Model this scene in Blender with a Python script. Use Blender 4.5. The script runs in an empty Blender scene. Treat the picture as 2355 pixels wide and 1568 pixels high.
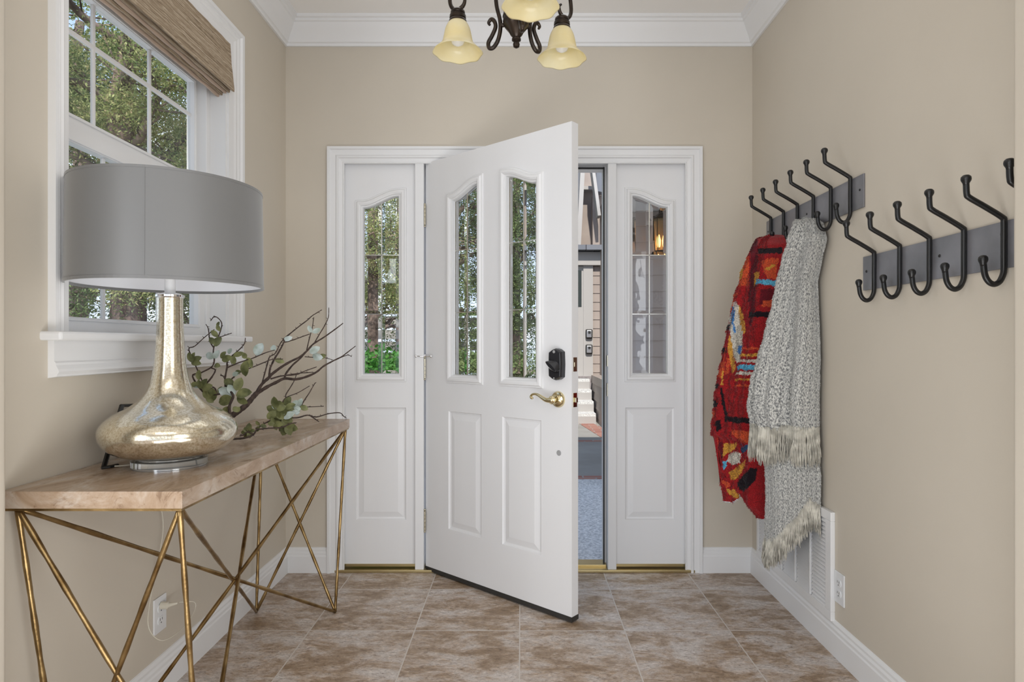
import bpy, bmesh, math, random
from mathutils import Vector, Matrix, noise
R = math.radians
PI = math.pi
sc = bpy.context.scene
COL = sc.collection

# ------------------------------------------------------------------ camera
FPX, VX, VY, EYE = 1436.0, 1198.0, 792.0, 1.14      # focal length in px of a 2355 frame, vanishing point, eye height
cam_d = bpy.data.cameras.new('camera')
cam = bpy.data.objects.new('camera', cam_d)
COL.objects.link(cam)
cam.location = (0, 0, EYE)
cam.rotation_euler = (R(90), 0, 0)
cam_d.sensor_fit = 'HORIZONTAL'
cam_d.sensor_width = 36
cam_d.lens = FPX / 2355 * 36
cam_d.shift_x = -(VX - 1177.5) / 2355
cam_d.shift_y = (VY - 784) / 2355
cam_d.clip_start = 0.02
cam_d.clip_end = 300
sc.camera = cam

# ------------------------------------------------------------------ world, sun, added fill lights
w = bpy.data.worlds.new('sky')
sc.world = w
w.use_nodes = True
nt = w.node_tree
nt.nodes.clear()
out = nt.nodes.new('ShaderNodeOutputWorld')
bg = nt.nodes.new('ShaderNodeBackground')
tc = nt.nodes.new('ShaderNodeTexCoord')
sep = nt.nodes.new('ShaderNodeSeparateXYZ')
ramp = nt.nodes.new('ShaderNodeValToRGB')
ramp.color_ramp.elements[0].position = 0.0
ramp.color_ramp.elements[0].color = (0.62, 0.72, 0.88, 1)
ramp.color_ramp.elements[1].position = 0.6
ramp.color_ramp.elements[1].color = (0.30, 0.47, 0.82, 1)
cn = nt.nodes.new('ShaderNodeTexNoise')
cn.inputs['Scale'].default_value = 3.0
cn.inputs['Detail'].default_value = 6
cr = nt.nodes.new('ShaderNodeValToRGB')
cr.color_ramp.elements[0].position = 0.45
cr.color_ramp.elements[1].position = 0.65
mx = nt.nodes.new('ShaderNodeMix')
mx.data_type = 'RGBA'
mx.inputs[7].default_value = (0.92, 0.94, 0.97, 1)
L = nt.links.new
L(tc.outputs['Generated'], sep.inputs[0])
L(sep.outputs['Z'], ramp.inputs[0])
L(tc.outputs['Generated'], cn.inputs['Vector'])
L(cn.outputs['Fac'], cr.inputs[0])
L(cr.outputs['Color'], mx.inputs[0])
L(ramp.outputs['Color'], mx.inputs[6])
L(mx.outputs[2], bg.inputs['Color'])
bg.inputs['Strength'].default_value = 1.8
L(bg.outputs[0], out.inputs[0])

sd = bpy.data.lights.new('sun', 'SUN')
sd.energy = 5.0
sd.angle = R(1.0)
sd.color = (1.0, 0.95, 0.86)
so = bpy.data.objects.new('sun', sd)
COL.objects.link(so)
so.rotation_euler = Vector((0.01, 0.8, -0.85)).to_track_quat('-Z', 'Y').to_euler()   # from behind the house, onto the garden


def area(name, loc, target, sx, sy, energy, color=(1, 1, 1)):
    d = bpy.data.lights.new(name, 'AREA')
    d.shape = 'RECTANGLE'
    d.size, d.size_y, d.energy, d.color = sx, sy, energy, color
    o = bpy.data.objects.new(name, d)
    COL.objects.link(o)
    o.location = loc
    o.rotation_euler = (Vector(target) - Vector(loc)).to_track_quat('-Z', 'Y').to_euler()
    return o


area('living_room_fill_back', (0.5, -3.2, 1.5), (0, 3, 1.3), 3.2, 2.2, 1.5, (0.94, 0.97, 1.0))  # added soft fill behind the camera, standing in for a bright room
area('living_room_fill_left', (-2.0, -1.1, 1.35), (1.16, 2.3, 1.2), 1.4, 1.8, 33, (0.94, 0.97, 1.0))  # added fill aimed at the right foyer wall, no window behind it
area('living_room_fill_right', (2.0, -1.1, 1.35), (-1.18, 2.2, 1.2), 1.4, 1.8, 32, (0.94, 0.97, 1.0))  # added fill to brighten the left foyer wall, not a real window
area('living_room_fill_top', (0.0, -0.5, 2.70), (0, 0.2, 0), 1.6, 1.2, 14, (1.0, 0.985, 0.96))  # unseen overhead fill added in the next room, no fixture
area('foyer_fill_top', (0.0, 2.0, 2.735), (0, 2.0, 0), 1.5, 1.0, 3, (0.97, 0.985, 1.0))  # added fill above the view to lift walls and floor; no such fixture
area('living_room_fill_up', (0.0, 0.45, 0.25), (0, 1.75, 2.75), 1.6, 0.7, 21, (0.95, 0.975, 1.0))  # added low fill aimed upwards as bounce onto the ceiling

vs = sc.view_settings
vs.view_transform = 'Standard'
vs.look = 'None'
vs.exposure = -0.10
vs.gamma = 1.0
vs.use_curve_mapping = False


# ------------------------------------------------------------------ materials
def hexc(r, g, b):
    f = lambda c: (c / 255 / 12.92) if c / 255 <= 0.04045 else ((c / 255 + 0.055) / 1.055) ** 2.4
    return (f(r), f(g), f(b), 1)


def mat(name, color=(0.8, 0.8, 0.8, 1), rough=0.5, metal=0.0, spec=0.5, **kw):
    m = bpy.data.materials.new(name)
    m.use_nodes = True
    b = m.node_tree.nodes['Principled BSDF']
    b.inputs['Base Color'].default_value = color
    b.inputs['Roughness'].default_value = rough
    b.inputs['Metallic'].default_value = metal
    b.inputs['Specular IOR Level'].default_value = spec
    for k, v in kw.items():
        b.inputs[k.replace('_', ' ')].default_value = v
    return m


def N(m, t, **props):
    n = m.node_tree.nodes.new(t)
    for k, v in props.items():
        setattr(n, k, v)
    return n


def lk(m, a, b):
    m.node_tree.links.new(a, b)


def bsdf(m):
    return m.node_tree.nodes['Principled BSDF']


def tex(m, kind='noise', scale=5, detail=4, rough=0.5, dist=0.0, coord='Object', sv=(1, 1, 1)):
    t = N(m, 'ShaderNodeTexCoord')
    mp = N(m, 'ShaderNodeMapping')
    mp.inputs['Scale'].default_value = sv
    lk(m, t.outputs[coord], mp.inputs['Vector'])
    if kind == 'noise':
        n = N(m, 'ShaderNodeTexNoise')
        n.inputs['Scale'].default_value = scale
        n.inputs['Detail'].default_value = detail
        n.inputs['Roughness'].default_value = rough
        n.inputs['Distortion'].default_value = dist
    elif kind == 'voronoi':
        n = N(m, 'ShaderNodeTexVoronoi')
        n.inputs['Scale'].default_value = scale
    lk(m, mp.outputs[0], n.inputs['Vector'])
    return n


def rampn(m, src, stops):
    r = N(m, 'ShaderNodeValToRGB')
    e = r.color_ramp.elements
    while len(e) < len(stops):
        e.new(0.5)
    for i, (p, c) in enumerate(stops):
        e[i].position = p
        e[i].color = c if len(c) == 4 else (*c, 1)
    lk(m, src, r.inputs[0])
    return r


def mixc(m, fac, a, b, blend='MIX'):
    x = N(m, 'ShaderNodeMix', data_type='RGBA', blend_type=blend)
    if isinstance(fac, (int, float)):
        x.inputs[0].default_value = fac
    else:
        lk(m, fac, x.inputs[0])
    for i, v in ((6, a), (7, b)):
        if isinstance(v, tuple):
            x.inputs[i].default_value = v
        else:
            lk(m, v, x.inputs[i])
    return x.outputs[2]


def bump(m, src, strength=0.3, dist=0.01):
    b = N(m, 'ShaderNodeBump')
    b.inputs['Strength'].default_value = strength
    b.inputs['Distance'].default_value = dist
    lk(m, src, b.inputs['Height'])
    lk(m, b.outputs[0], bsdf(m).inputs['Normal'])
    return b


def speck(name, c1, c2, scale=6, rough=0.6, metal=0, lo=0.35, hi=0.65, bs=0.0, bscale=60, detail=5, sv=(1, 1, 1), bd=0.002):
    m = mat(name, c1, rough, metal)
    n = tex(m, 'noise', scale, detail, sv=sv)
    r = rampn(m, n.outputs['Fac'], [(lo, c1), (hi, c2)])
    lk(m, r.outputs['Color'], bsdf(m).inputs['Base Color'])
    if bs:
        n2 = tex(m, 'noise', bscale, 3, sv=sv)
        bump(m, n2.outputs['Fac'], bs, bd)
    return m


M = {}
M['wall'] = speck('wall_paint', (0.585, 0.530, 0.445, 1), (0.610, 0.553, 0.465, 1), 2.0, 0.62, bs=0.12, bscale=220, bd=0.001)
M['white'] = mat('white_trim_paint', (0.80, 0.80, 0.80, 1), 0.38)
M['door'] = speck('white_door_paint', (0.79, 0.79, 0.795, 1), (0.82, 0.82, 0.825, 1), 3, 0.36, bs=0.08, bscale=90, sv=(1, 1, 0.08), bd=0.001)
M['ceil'] = mat('ceiling_paint', (0.90, 0.88, 0.85, 1), 0.8)
M['vinyl'] = mat('white_vinyl', (0.82, 0.82, 0.82, 1), 0.3)
M['black'] = mat('black_iron', (0.008, 0.008, 0.008, 1), 0.33)
M['blackpl'] = mat('black_lock_plastic', (0.015, 0.015, 0.018, 1), 0.22)
M['rubber'] = mat('dark_rubber', (0.03, 0.028, 0.025, 1), 0.6)
M['brass'] = mat('polished_brass', (0.72, 0.62, 0.38, 1), 0.12, 1.0)
M['brass_d'] = mat('threshold_brass', (0.52, 0.42, 0.22, 1), 0.32, 1.0)
M['nickel'] = mat('aged_nickel_hinge', (0.52, 0.48, 0.38, 1), 0.25, 1.0)
M['chrome'] = mat('chrome', (0.85, 0.85, 0.86, 1), 0.06, 1.0)
M['came'] = mat('silver_came', (0.70, 0.68, 0.62, 1), 0.25, 1.0)
M['gun'] = speck('gunmetal_plate', (0.19, 0.19, 0.205, 1), (0.29, 0.285, 0.31, 1), 6, 0.36, 0.45)
M['bronze'] = speck('oil_rubbed_bronze', (0.018, 0.012, 0.009, 1), (0.045, 0.03, 0.02, 1), 20, 0.28, 0.55)
M['ivory'] = mat('outlet_plastic', (0.78, 0.79, 0.80, 1), 0.3)
M['slot'] = mat('dark_slot', (0.02, 0.02, 0.02, 1), 0.7)
M['grey'] = mat('grey_enamel', (0.35, 0.35, 0.35, 1), 0.4)

# brass rods of the console
m = M['rod'] = speck('antique_gold_rod', (0.16, 0.095, 0.035, 1), (0.42, 0.29, 0.13, 1), 14, 0.34, 0.9, 0.35, 0.7, bs=0.35, bscale=45, bd=0.004)

# travertine-look tiles
def floor_mat():
    m = mat('travertine_tile', rough=0.33)
    tcn = N(m, 'ShaderNodeTexCoord')
    br = N(m, 'ShaderNodeTexBrick', offset=0.0, squash=1.0)
    mp = N(m, 'ShaderNodeMapping')
    T = 0.4185
    mp.inputs['Scale'].default_value = (1 / T, 1 / T, 1)
    mp.inputs['Location'].default_value = (0.012 + 0.0, -(2.488 / T) % 1.0, 0)
    lk(m, tcn.outputs['Object'], mp.inputs['Vector'])
    lk(m, mp.outputs[0], br.inputs['Vector'])
    br.inputs['Scale'].default_value = 1.0
    br.inputs['Brick Width'].default_value = 1.0
    br.inputs['Row Height'].default_value = 1.0
    br.inputs['Mortar Size'].default_value = 0.0062
    br.inputs['Mortar Smooth'].default_value = 0.2
    br.inputs['Bias'].default_value = 0.0
    br.inputs['Color1'].default_value = (0, 0, 0, 1)
    br.inputs['Color2'].default_value = (1, 1, 1, 1)
    br.inputs['Mortar'].default_value = (0.5, 0.5, 0.5, 1)
    # every tile gets its own piece of stone
    off = N(m, 'ShaderNodeVectorMath', operation='MULTIPLY_ADD')
    lk(m, br.outputs['Color'], off.inputs[0])
    off.inputs[1].default_value = (7, 5, 3)
    lk(m, tcn.outputs['Object'], off.inputs[2])
    mp2 = N(m, 'ShaderNodeMapping')
    mp2.inputs['Rotation'].default_value = (0, 0, 0.6)
    mp2.inputs['Scale'].default_value = (1.0, 1.9, 1)
    lk(m, off.outputs[0], mp2.inputs['Vector'])

    def nz(scale, detail, rough, dist):
        n = N(m, 'ShaderNodeTexNoise')
        n.inputs['Scale'].default_value = scale
        n.inputs['Detail'].default_value = detail
        n.inputs['Roughness'].default_value = rough
        n.inputs['Distortion'].default_value = dist
        lk(m, mp2.outputs[0], n.inputs['Vector'])
        return n
    n1 = nz(5.0, 12, 0.72, 0.35)
    base = rampn(m, n1.outputs['Fac'], [(0.36, (0.26, 0.175, 0.105)), (0.45, (0.36, 0.265, 0.185)), (0.50, (0.47, 0.38, 0.31)), (0.56, (0.54, 0.48, 0.435)), (0.68, (0.62, 0.58, 0.555))])
    n2 = nz(38, 9, 0.75, 0.8)
    v = rampn(m, n2.outputs['Fac'], [(0.38, (0.36, 0.30, 0.26)), (0.46, (0.92, 0.90, 0.88)), (0.54, (1.0, 1.0, 1.0)), (0.62, (1.4, 1.38, 1.34))])
    c = mixc(m, 0.62, base.outputs['Color'], v.outputs['Color'], 'MULTIPLY')
    n3 = nz(120, 5, 0.75, 0.5)
    v3 = rampn(m, n3.outputs['Fac'], [(0.34, (0.30, 0.24, 0.2)), (0.43, (1, 1, 1)), (0.62, (1.2, 1.2, 1.2))])
    c = mixc(m, 0.7, c, v3.outputs['Color'], 'MULTIPLY')
    c = mixc(m, br.outputs['Fac'], c, (0.62, 0.57, 0.52, 1))
    lk(m, c, bsdf(m).inputs['Base Color'])
    h = N(m, 'ShaderNodeMath', operation='MULTIPLY_ADD')
    lk(m, br.outputs['Fac'], h.inputs[0])
    h.inputs[1].default_value = -1.2
    lk(m, n2.outputs['Fac'], h.inputs[2])
    bump(m, h.outputs[0], 0.35, 0.004)
    return m


M['floor'] = floor_mat()

# veined wood/stone console top
def top_mat():
    m = mat('limed_wood_top', rough=0.27)
    n = tex(m, 'noise', 5, 9, 0.65, 1.2, sv=(1.6, 0.55, 1.4))
    base = rampn(m, n.outputs['Fac'], [(0.34, (0.285, 0.19, 0.12)), (0.46, (0.36, 0.255, 0.17)), (0.54, (0.42, 0.32, 0.235)), (0.68, (0.52, 0.45, 0.38))])
    n2 = tex(m, 'noise', 14, 8, 0.75, 2.4, sv=(1.4, 0.5, 1.2))
    v = rampn(m, n2.outputs['Fac'], [(0.36, (0.50, 0.40, 0.32)), (0.45, (1, 1, 1)), (0.7, (1.08, 1.06, 1.04))])
    c = mixc(m, 0.6, base.outputs['Color'], v.outputs['Color'], 'MULTIPLY')
    lk(m, c, bsdf(m).inputs['Base Color'])
    bump(m, n2.outputs['Fac'], 0.06, 0.002)
    return m


M['top'] = top_mat()


def mercury():
    m = mat('mercury_glass', (0.78, 0.71, 0.56, 1), 0.13, 0.88, Coat_Weight=1.0, Coat_Roughness=0.02)
    n = tex(m, 'noise', 190, 6, 0.75)
    r = rampn(m, n.outputs['Fac'], [(0.36, (0.46, 0.38, 0.24)), (0.48, (0.68, 0.61, 0.46)), (0.62, (0.86, 0.82, 0.70))])
    lk(m, r.outputs['Color'], bsdf(m).inputs['Base Color'])
    r2 = rampn(m, n.outputs['Fac'], [(0.35, (0.24, 0.24, 0.24)), (0.6, (0.07, 0.07, 0.07))])
    lk(m, r2.outputs['Color'], bsdf(m).inputs['Roughness'])
    bump(m, n.outputs['Fac'], 0.12, 0.001)
    return m


M['mercury'] = mercury()
M['acrylic'] = mat('clear_acrylic', (0.92, 0.94, 0.93, 1), 0.03, 0.0, Transmission_Weight=0.85, IOR=1.45)


def shade_fabric():
    m = mat('grey_shade_fabric', (0.165, 0.165, 0.162, 1), 0.42, Sheen_Weight=0.3)
    wv = tex(m, 'noise', 300, 2, sv=(1, 1, 4))
    bump(m, wv.outputs['Fac'], 0.08, 0.0006)
    return m


M['shade'] = shade_fabric()
M['shade_in'] = mat('white_shade_liner', (0.82, 0.83, 0.86, 1), 0.6, Subsurface_Weight=0.0)

m = M['amber'] = mat('amber_glass_shade', (0.90, 0.76, 0.44, 1), 0.25, Transmission_Weight=0.0, Coat_Weight=0.4)
n = tex(m, 'noise', 6, 4, sv=(1, 1, 2))
r = rampn(m, n.outputs['Fac'], [(0.3, (0.95, 0.85, 0.52)), (0.7, (0.99, 0.95, 0.76))])
lk(m, r.outputs['Color'], bsdf(m).inputs['Base Color'])
trl = N(m, 'ShaderNodeBsdfTranslucent')
lk(m, r.outputs['Color'], trl.inputs['Color'])
ms = N(m, 'ShaderNodeMixShader')
ms.inputs[0].default_value = 0.5
lk(m, bsdf(m).outputs[0], ms.inputs[1])
lk(m, trl.outputs[0], ms.inputs[2])
lk(m, ms.outputs[0], m.node_tree.nodes['Material Output'].inputs['Surface'])
M['bulb'] = mat('frosted_bulb', (0.9, 0.9, 0.86, 1), 0.2)


def glass_pane():
    m = bpy.data.materials.new('window_glass')
    m.use_nodes = True
    t = m.node_tree
    t.nodes.clear()
    o = t.nodes.new('ShaderNodeOutputMaterial')
    tr = t.nodes.new('ShaderNodeBsdfTransparent')
    tr.inputs[0].default_value = (0.96, 0.97, 0.97, 1)
    g = t.nodes.new('ShaderNodeBsdfGlossy')
    g.inputs['Roughness'].default_value = 0.02
    mxs = t.nodes.new('ShaderNodeMixShader')
    mxs.inputs[0].default_value = 0.05
    t.links.new(tr.outputs[0], mxs.inputs[1])
    t.links.new(g.outputs[0], mxs.inputs[2])
    t.links.new(mxs.outputs[0], o.inputs[0])
    return m


M['glass'] = glass_pane()
M['bevel_glass'] = mat('bevelled_glass', (0.98, 0.99, 0.98, 1), 0.0, Transmission_Weight=1.0, IOR=1.42)
nb = tex(M['bevel_glass'], 'noise', 9, 2)
bump(M['bevel_glass'], nb.outputs['Fac'], 0.10, 0.01)


def woven():
    m = mat('woven_reed', rough=0.75)
    n = tex(m, 'noise', 10, 6, 0.7, sv=(30, 0.28, 26))
    r = rampn(m, n.outputs['Fac'], [(0.32, (0.10, 0.065, 0.04)), (0.43, (0.26, 0.19, 0.12)), (0.53, (0.40, 0.31, 0.21)), (0.66, (0.62, 0.53, 0.42))])
    lk(m, r.outputs['Color'], bsdf(m).inputs['Base Color'])
    bump(m, n.outputs['Fac'], 0.6, 0.004)
    return m


M['woven'] = woven()
M['hem'] = mat('shade_hem_tape', (0.50, 0.38, 0.29, 1), 0.8)


def boucle():
    m = mat('grey_boucle', rough=0.95, spec=0.1, Sheen_Weight=0.3)
    uv = N(m, 'ShaderNodeUVMap')
    mp = N(m, 'ShaderNodeMapping')
    mp.inputs['Rotation'].default_value = (0, 0, 0.0)
    mp.inputs['Scale'].default_value = (1, 0.38, 1)
    lk(m, uv.outputs[0], mp.inputs['Vector'])
    n = N(m, 'ShaderNodeTexNoise')
    n.inputs['Scale'].default_value = 280
    n.inputs['Detail'].default_value = 3
    n.inputs['Roughness'].default_value = 0.65
    lk(m, mp.outputs[0], n.inputs['Vector'])
    wv = N(m, 'ShaderNodeTexWave', wave_type='BANDS', bands_direction='X')
    wv.inputs['Scale'].default_value = 14
    wv.inputs['Distortion'].default_value = 1.2
    wv.inputs['Detail'].default_value = 2
    lk(m, uv.outputs[0], wv.inputs['Vector'])
    add = N(m, 'ShaderNodeMath', operation='MULTIPLY_ADD')
    lk(m, wv.outputs['Fac'], add.inputs[0])
    add.inputs[1].default_value = 0.05
    lk(m, n.outputs['Fac'], add.inputs[2])
    r = rampn(m, add.outputs[0], [(0.40, (0.13, 0.135, 0.14)), (0.48, (0.34, 0.34, 0.33)), (0.56, (0.60, 0.595, 0.56)), (0.68, (0.84, 0.83, 0.78))])
    lk(m, r.outputs['Color'], bsdf(m).inputs['Base Color'])
    bump(m, add.outputs[0], 0.8, 0.006)
    return m


M['boucle'] = boucle()
M['fringe'] = speck('cream_fringe_yarn', (0.36, 0.34, 0.29, 1), (0.72, 0.69, 0.60, 1), 30, 0.9)


def fleece():
    m = mat('patterned_fleece', rough=0.95, spec=0.1, Sheen_Weight=0.2)
    a = N(m, 'ShaderNodeAttribute', attribute_name='pattern')
    n = tex(m, 'noise', 230, 3, 0.7)
    v = rampn(m, n.outputs['Fac'], [(0.35, (0.45, 0.45, 0.45)), (0.5, (0.95, 0.95, 0.95)), (0.68, (1.6, 1.55, 1.5))])
    c = mixc(m, 0.85, a.outputs['Color'], v.outputs['Color'], 'MULTIPLY')
    lk(m, c, bsdf(m).inputs['Base Color'])
    bump(m, n.outputs['Fac'], 0.9, 0.006)
    return m


M['fleece'] = fleece()
M['bark_twig'] = speck('twig_bark', (0.030, 0.018, 0.014, 1), (0.085, 0.055, 0.042, 1), 60, 0.8)
M['leaf_olive'] = speck('olive_leaf', (0.075, 0.085, 0.028, 1), (0.24, 0.25, 0.10, 1), 30, 0.55)
M['leaf_pale'] = speck('pale_leaf', (0.34, 0.40, 0.34, 1), (0.62, 0.70, 0.68, 1), 30, 0.55)
M['cord'] = mat('clear_cord', (0.62, 0.58, 0.48, 1), 0.25)
M['tree_bark'] = speck('pine_bark', (0.10, 0.065, 0.055, 1), (0.36, 0.25, 0.22, 1), 9, 0.9, bs=0.8, bscale=12, sv=(1, 1, 0.25), bd=0.03)
M['branch_dark'] = speck('dark_branch', (0.05, 0.036, 0.03, 1), (0.34, 0.25, 0.21, 1), 5, 0.9)


def leafm(name, stops, trans=0.35):
    m = mat(name, rough=0.6)
    n = tex(m, 'noise', 6.0, 6, 0.8)
    r = rampn(m, n.outputs['Fac'], stops)
    lk(m, r.outputs['Color'], bsdf(m).inputs['Base Color'])
    t = N(m, 'ShaderNodeBsdfTranslucent')
    lk(m, r.outputs['Color'], t.inputs['Color'])
    s = N(m, 'ShaderNodeMixShader')
    s.inputs[0].default_value = trans
    lk(m, bsdf(m).outputs[0], s.inputs[1])
    lk(m, t.outputs[0], s.inputs[2])
    lk(m, s.outputs[0], m.node_tree.nodes['Material Output'].inputs['Surface'])
    return m


M['leaf_tree'] = leafm('tree_foliage', [(0.30, (0.07, 0.12, 0.03)), (0.44, (0.20, 0.27, 0.09)), (0.54, (0.48, 0.50, 0.20)), (0.62, (0.66, 0.50, 0.30)), (0.75, (0.30, 0.21, 0.15))])
M['leaf_dark'] = leafm('evergreen_foliage', [(0.3, (0.05, 0.085, 0.03)), (0.5, (0.15, 0.23, 0.08)), (0.62, (0.36, 0.42, 0.17)), (0.75, (0.42, 0.33, 0.20))])
M['leaf_bright'] = leafm('bright_shrub_foliage', [(0.3, (0.02, 0.10, 0.015)), (0.55, (0.07, 0.26, 0.03)), (0.75, (0.22, 0.46, 0.10))])
M['concrete'] = speck('exposed_aggregate', (0.42, 0.42, 0.42, 1), (0.80, 0.79, 0.77, 1), 70, 0.8, bs=0.4, bscale=90)
m = M['walk'] = speck('walk_concrete', (0.26, 0.245, 0.22, 1), (0.36, 0.345, 0.32, 1), 1.2, 0.85)
M['soil'] = speck('bark_mulch', (0.10, 0.07, 0.05, 1), (0.26, 0.20, 0.15, 1), 12, 0.95)


def bricky(name, c1, c2, mort, bw, rh, ms, sv=(1, 1, 1), rot=(0, 0, 0), rough=0.8, offset=0.5):
    m = mat(name, rough=rough)
    t = N(m, 'ShaderNodeTexCoord')
    mp = N(m, 'ShaderNodeMapping')
    mp.inputs['Rotation'].default_value = rot
    lk(m, t.outputs['Object'], mp.inputs['Vector'])
    b = N(m, 'ShaderNodeTexBrick', offset=offset)
    b.inputs['Scale'].default_value = 1
    b.inputs['Brick Width'].default_value = bw
    b.inputs['Row Height'].default_value = rh
    b.inputs['Mortar Size'].default_value = ms
    b.inputs['Color1'].default_value = c1
    b.inputs['Color2'].default_value = c2
    b.inputs['Mortar'].default_value = mort
    lk(m, mp.outputs[0], b.inputs['Vector'])
    lk(m, b.outputs['Color'], bsdf(m).inputs['Base Color'])
    return m


M['brick'] = bricky('red_brick_pavers', (0.32, 0.12, 0.09, 1), (0.42, 0.20, 0.15, 1), (0.35, 0.30, 0.27, 1), 0.22, 0.11, 0.008)
M['roof'] = bricky('grey_shingles', (0.10, 0.11, 0.13, 1), (0.20, 0.21, 0.24, 1), (0.04, 0.04, 0.05, 1), 0.3, 0.14, 0.008)
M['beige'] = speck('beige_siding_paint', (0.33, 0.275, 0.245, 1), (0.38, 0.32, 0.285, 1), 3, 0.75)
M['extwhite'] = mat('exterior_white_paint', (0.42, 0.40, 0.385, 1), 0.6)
M['lampglass'] = mat('amber_seeded_glass', (0.95, 0.62, 0.28, 1), 0.1, Transmission_Weight=0.8)
m = M['glow'] = mat('warm_bulb', (1, 0.8, 0.5, 1), 0.4)
bsdf(m).inputs['Emission Color'].default_value = (1, 0.62, 0.25, 1)
bsdf(m).inputs['Emission Strength'].default_value = 6.0
M['darkwin'] = mat('dark_window_glass', (0.05, 0.06, 0.06, 1), 0.05)


# ------------------------------------------------------------------ mesh helpers
def link(name, bm, m, parent=None, smooth=False, angle=None, bevel=0):
    me = bpy.data.meshes.new(name)
    bmesh.ops.recalc_face_normals(bm, faces=bm.faces[:])
    bm.to_mesh(me)
    bm.free()
    return link_mesh(name, me, m, parent, smooth, angle, bevel)


def link_mesh(name, me, m, parent=None, smooth=False, angle=None, bevel=0):
    for mm in (m if isinstance(m, (list, tuple)) else [m]):
        me.materials.append(mm)
    if smooth or angle:
        me.polygons.foreach_set('use_smooth', [True] * len(me.polygons))
        if angle:
            try:
                me.set_sharp_from_angle(angle=R(angle))
            except Exception:
                pass
    o = bpy.data.objects.new(name, me)
    COL.objects.link(o)
    if parent is not None:
        o.parent = parent
    if bevel:
        b = o.modifiers.new('bevel', 'BEVEL')
        b.width = bevel
        b.segments = 2
        b.limit_method = 'ANGLE'
    return o


def empty(name, label=None, cat=None, loc=(0, 0, 0), group=None, kind=None):
    o = bpy.data.objects.new(name, None)
    o.empty_display_size = 0.05
    COL.objects.link(o)
    o.location = loc
    tag(o, label, cat, group, kind)
    return o


def tag(o, label=None, cat=None, group=None, kind=None):
    if label:
        o['label'] = label
    if cat:
        o['category'] = cat
    if group:
        o['group'] = group
    if kind:
        o['kind'] = kind
    return o


def S(o):
    o['kind'] = 'structure'
    return o


def local(parent, bm):
    """mesh was built in world coordinates: bring it into the parent's frame"""
    if parent is not None:
        bm.transform(Matrix.Translation(-Vector(parent.location)))
    return bm


def part(name, bm, m, parent, **k):
    return link(name, local(parent, bm), m, parent, **k)


def box(bm, x0, x1, y0, y1, z0, z1):
    v = [bm.verts.new((x, y, z)) for x in (x0, x1) for y in (y0, y1) for z in (z0, z1)]
    for f in ((0, 1, 3, 2), (4, 6, 7, 5), (0, 4, 5, 1), (2, 3, 7, 6), (0, 2, 6, 4), (1, 5, 7, 3)):
        bm.faces.new([v[i] for i in f])
    return bm


def boxT(bm, T, u0, u1, v0, v1, w0, w1):
    v = [bm.verts.new(T(x, y, z)) for x in (u0, u1) for y in (v0, v1) for z in (w0, w1)]
    for f in ((0, 1, 3, 2), (4, 6, 7, 5), (0, 4, 5, 1), (2, 3, 7, 6), (0, 2, 6, 4), (1, 5, 7, 3)):
        bm.faces.new([v[i] for i in f])
    return bm


def nb():
    return bmesh.new()


def tube(bm, pts, rad, seg=8, caps=True, closed=False, flat=1.0):
    pts = [Vector(p) for p in pts]
    n = len(pts)
    if not isinstance(rad, (list, tuple)):
        rad = [rad] * n
    up = None
    rings = []
    for i, p in enumerate(pts):
        if closed:
            t = pts[(i + 1) % n] - pts[i - 1]
        else:
            t = pts[min(i + 1, n - 1)] - pts[max(i - 1, 0)]
        if t.length < 1e-9:
            t = Vector((0, 0, 1))
        t.normalize()
        if up is None:
            a = Vector((0, 0, 1)) if abs(t.z) < 0.9 else Vector((1, 0, 0))
            up = (a - t * a.dot(t)).normalized()
        else:
            up = up - t * up.dot(t)
            if up.length < 1e-6:
                a = Vector((0, 1, 0)) if abs(t.y) < 0.9 else Vector((1, 0, 0))
                up = a - t * a.dot(t)
            up.normalize()
        sd_ = t.cross(up)
        rings.append([bm.verts.new(p + (up * math.cos(2 * PI * k / seg) * flat + sd_ * math.sin(2 * PI * k / seg)) * rad[i]) for k in range(seg)])
    m_ = n if closed else n - 1
    for i in range(m_):
        a, b = rings[i], rings[(i + 1) % n]
        for k in range(seg):
            bm.faces.new((a[k], a[(k + 1) % seg], b[(k + 1) % seg], b[k]))
    if caps and not closed:
        bm.faces.new(rings[0][::-1])
        bm.faces.new(rings[-1])
    return bm


def spline(pts, sub=6):
    """Catmull-Rom through the points"""
    P = [Vector(p) for p in pts]
    P = [P[0] * 2 - P[1]] + P + [P[-1] * 2 - P[-2]]
    o = []
    for i in range(1, len(P) - 2):
        for s in range(sub):
            t = s / sub
            o.append(0.5 * ((2 * P[i]) + (-P[i - 1] + P[i + 1]) * t + (2 * P[i - 1] - 5 * P[i] + 4 * P[i + 1] - P[i + 2]) * t * t + (-P[i - 1] + 3 * P[i] - 3 * P[i + 1] + P[i + 2]) * t ** 3))
    o.append(P[-2])
    return o


def lathe(bm, prof, c=(0, 0, 0), seg=48, T=None, wave=None):
    """prof = [(r, z)...]; T maps a local Vector to the world"""
    rings = []
    for j, (r, z) in enumerate(prof):
        ring = []
        for k in range(seg):
            a = 2 * PI * k / seg
            rr, zz = r, z
            if wave:
                rr, zz = wave(j, a, r, z)
            p = Vector((rr * math.cos(a), rr * math.sin(a), zz))
            p = T(p) if T else p + Vector(c)
            ring.append(bm.verts.new(p))
        rings.append(ring)
    for a, b in zip(rings, rings[1:]):
        for k in range(seg):
            bm.faces.new((a[k], a[(k + 1) % seg], b[(k + 1) % seg], b[k]))
    for ring in (rings[0], rings[-1]):
        bm.faces.new(ring)
    return bm


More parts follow.
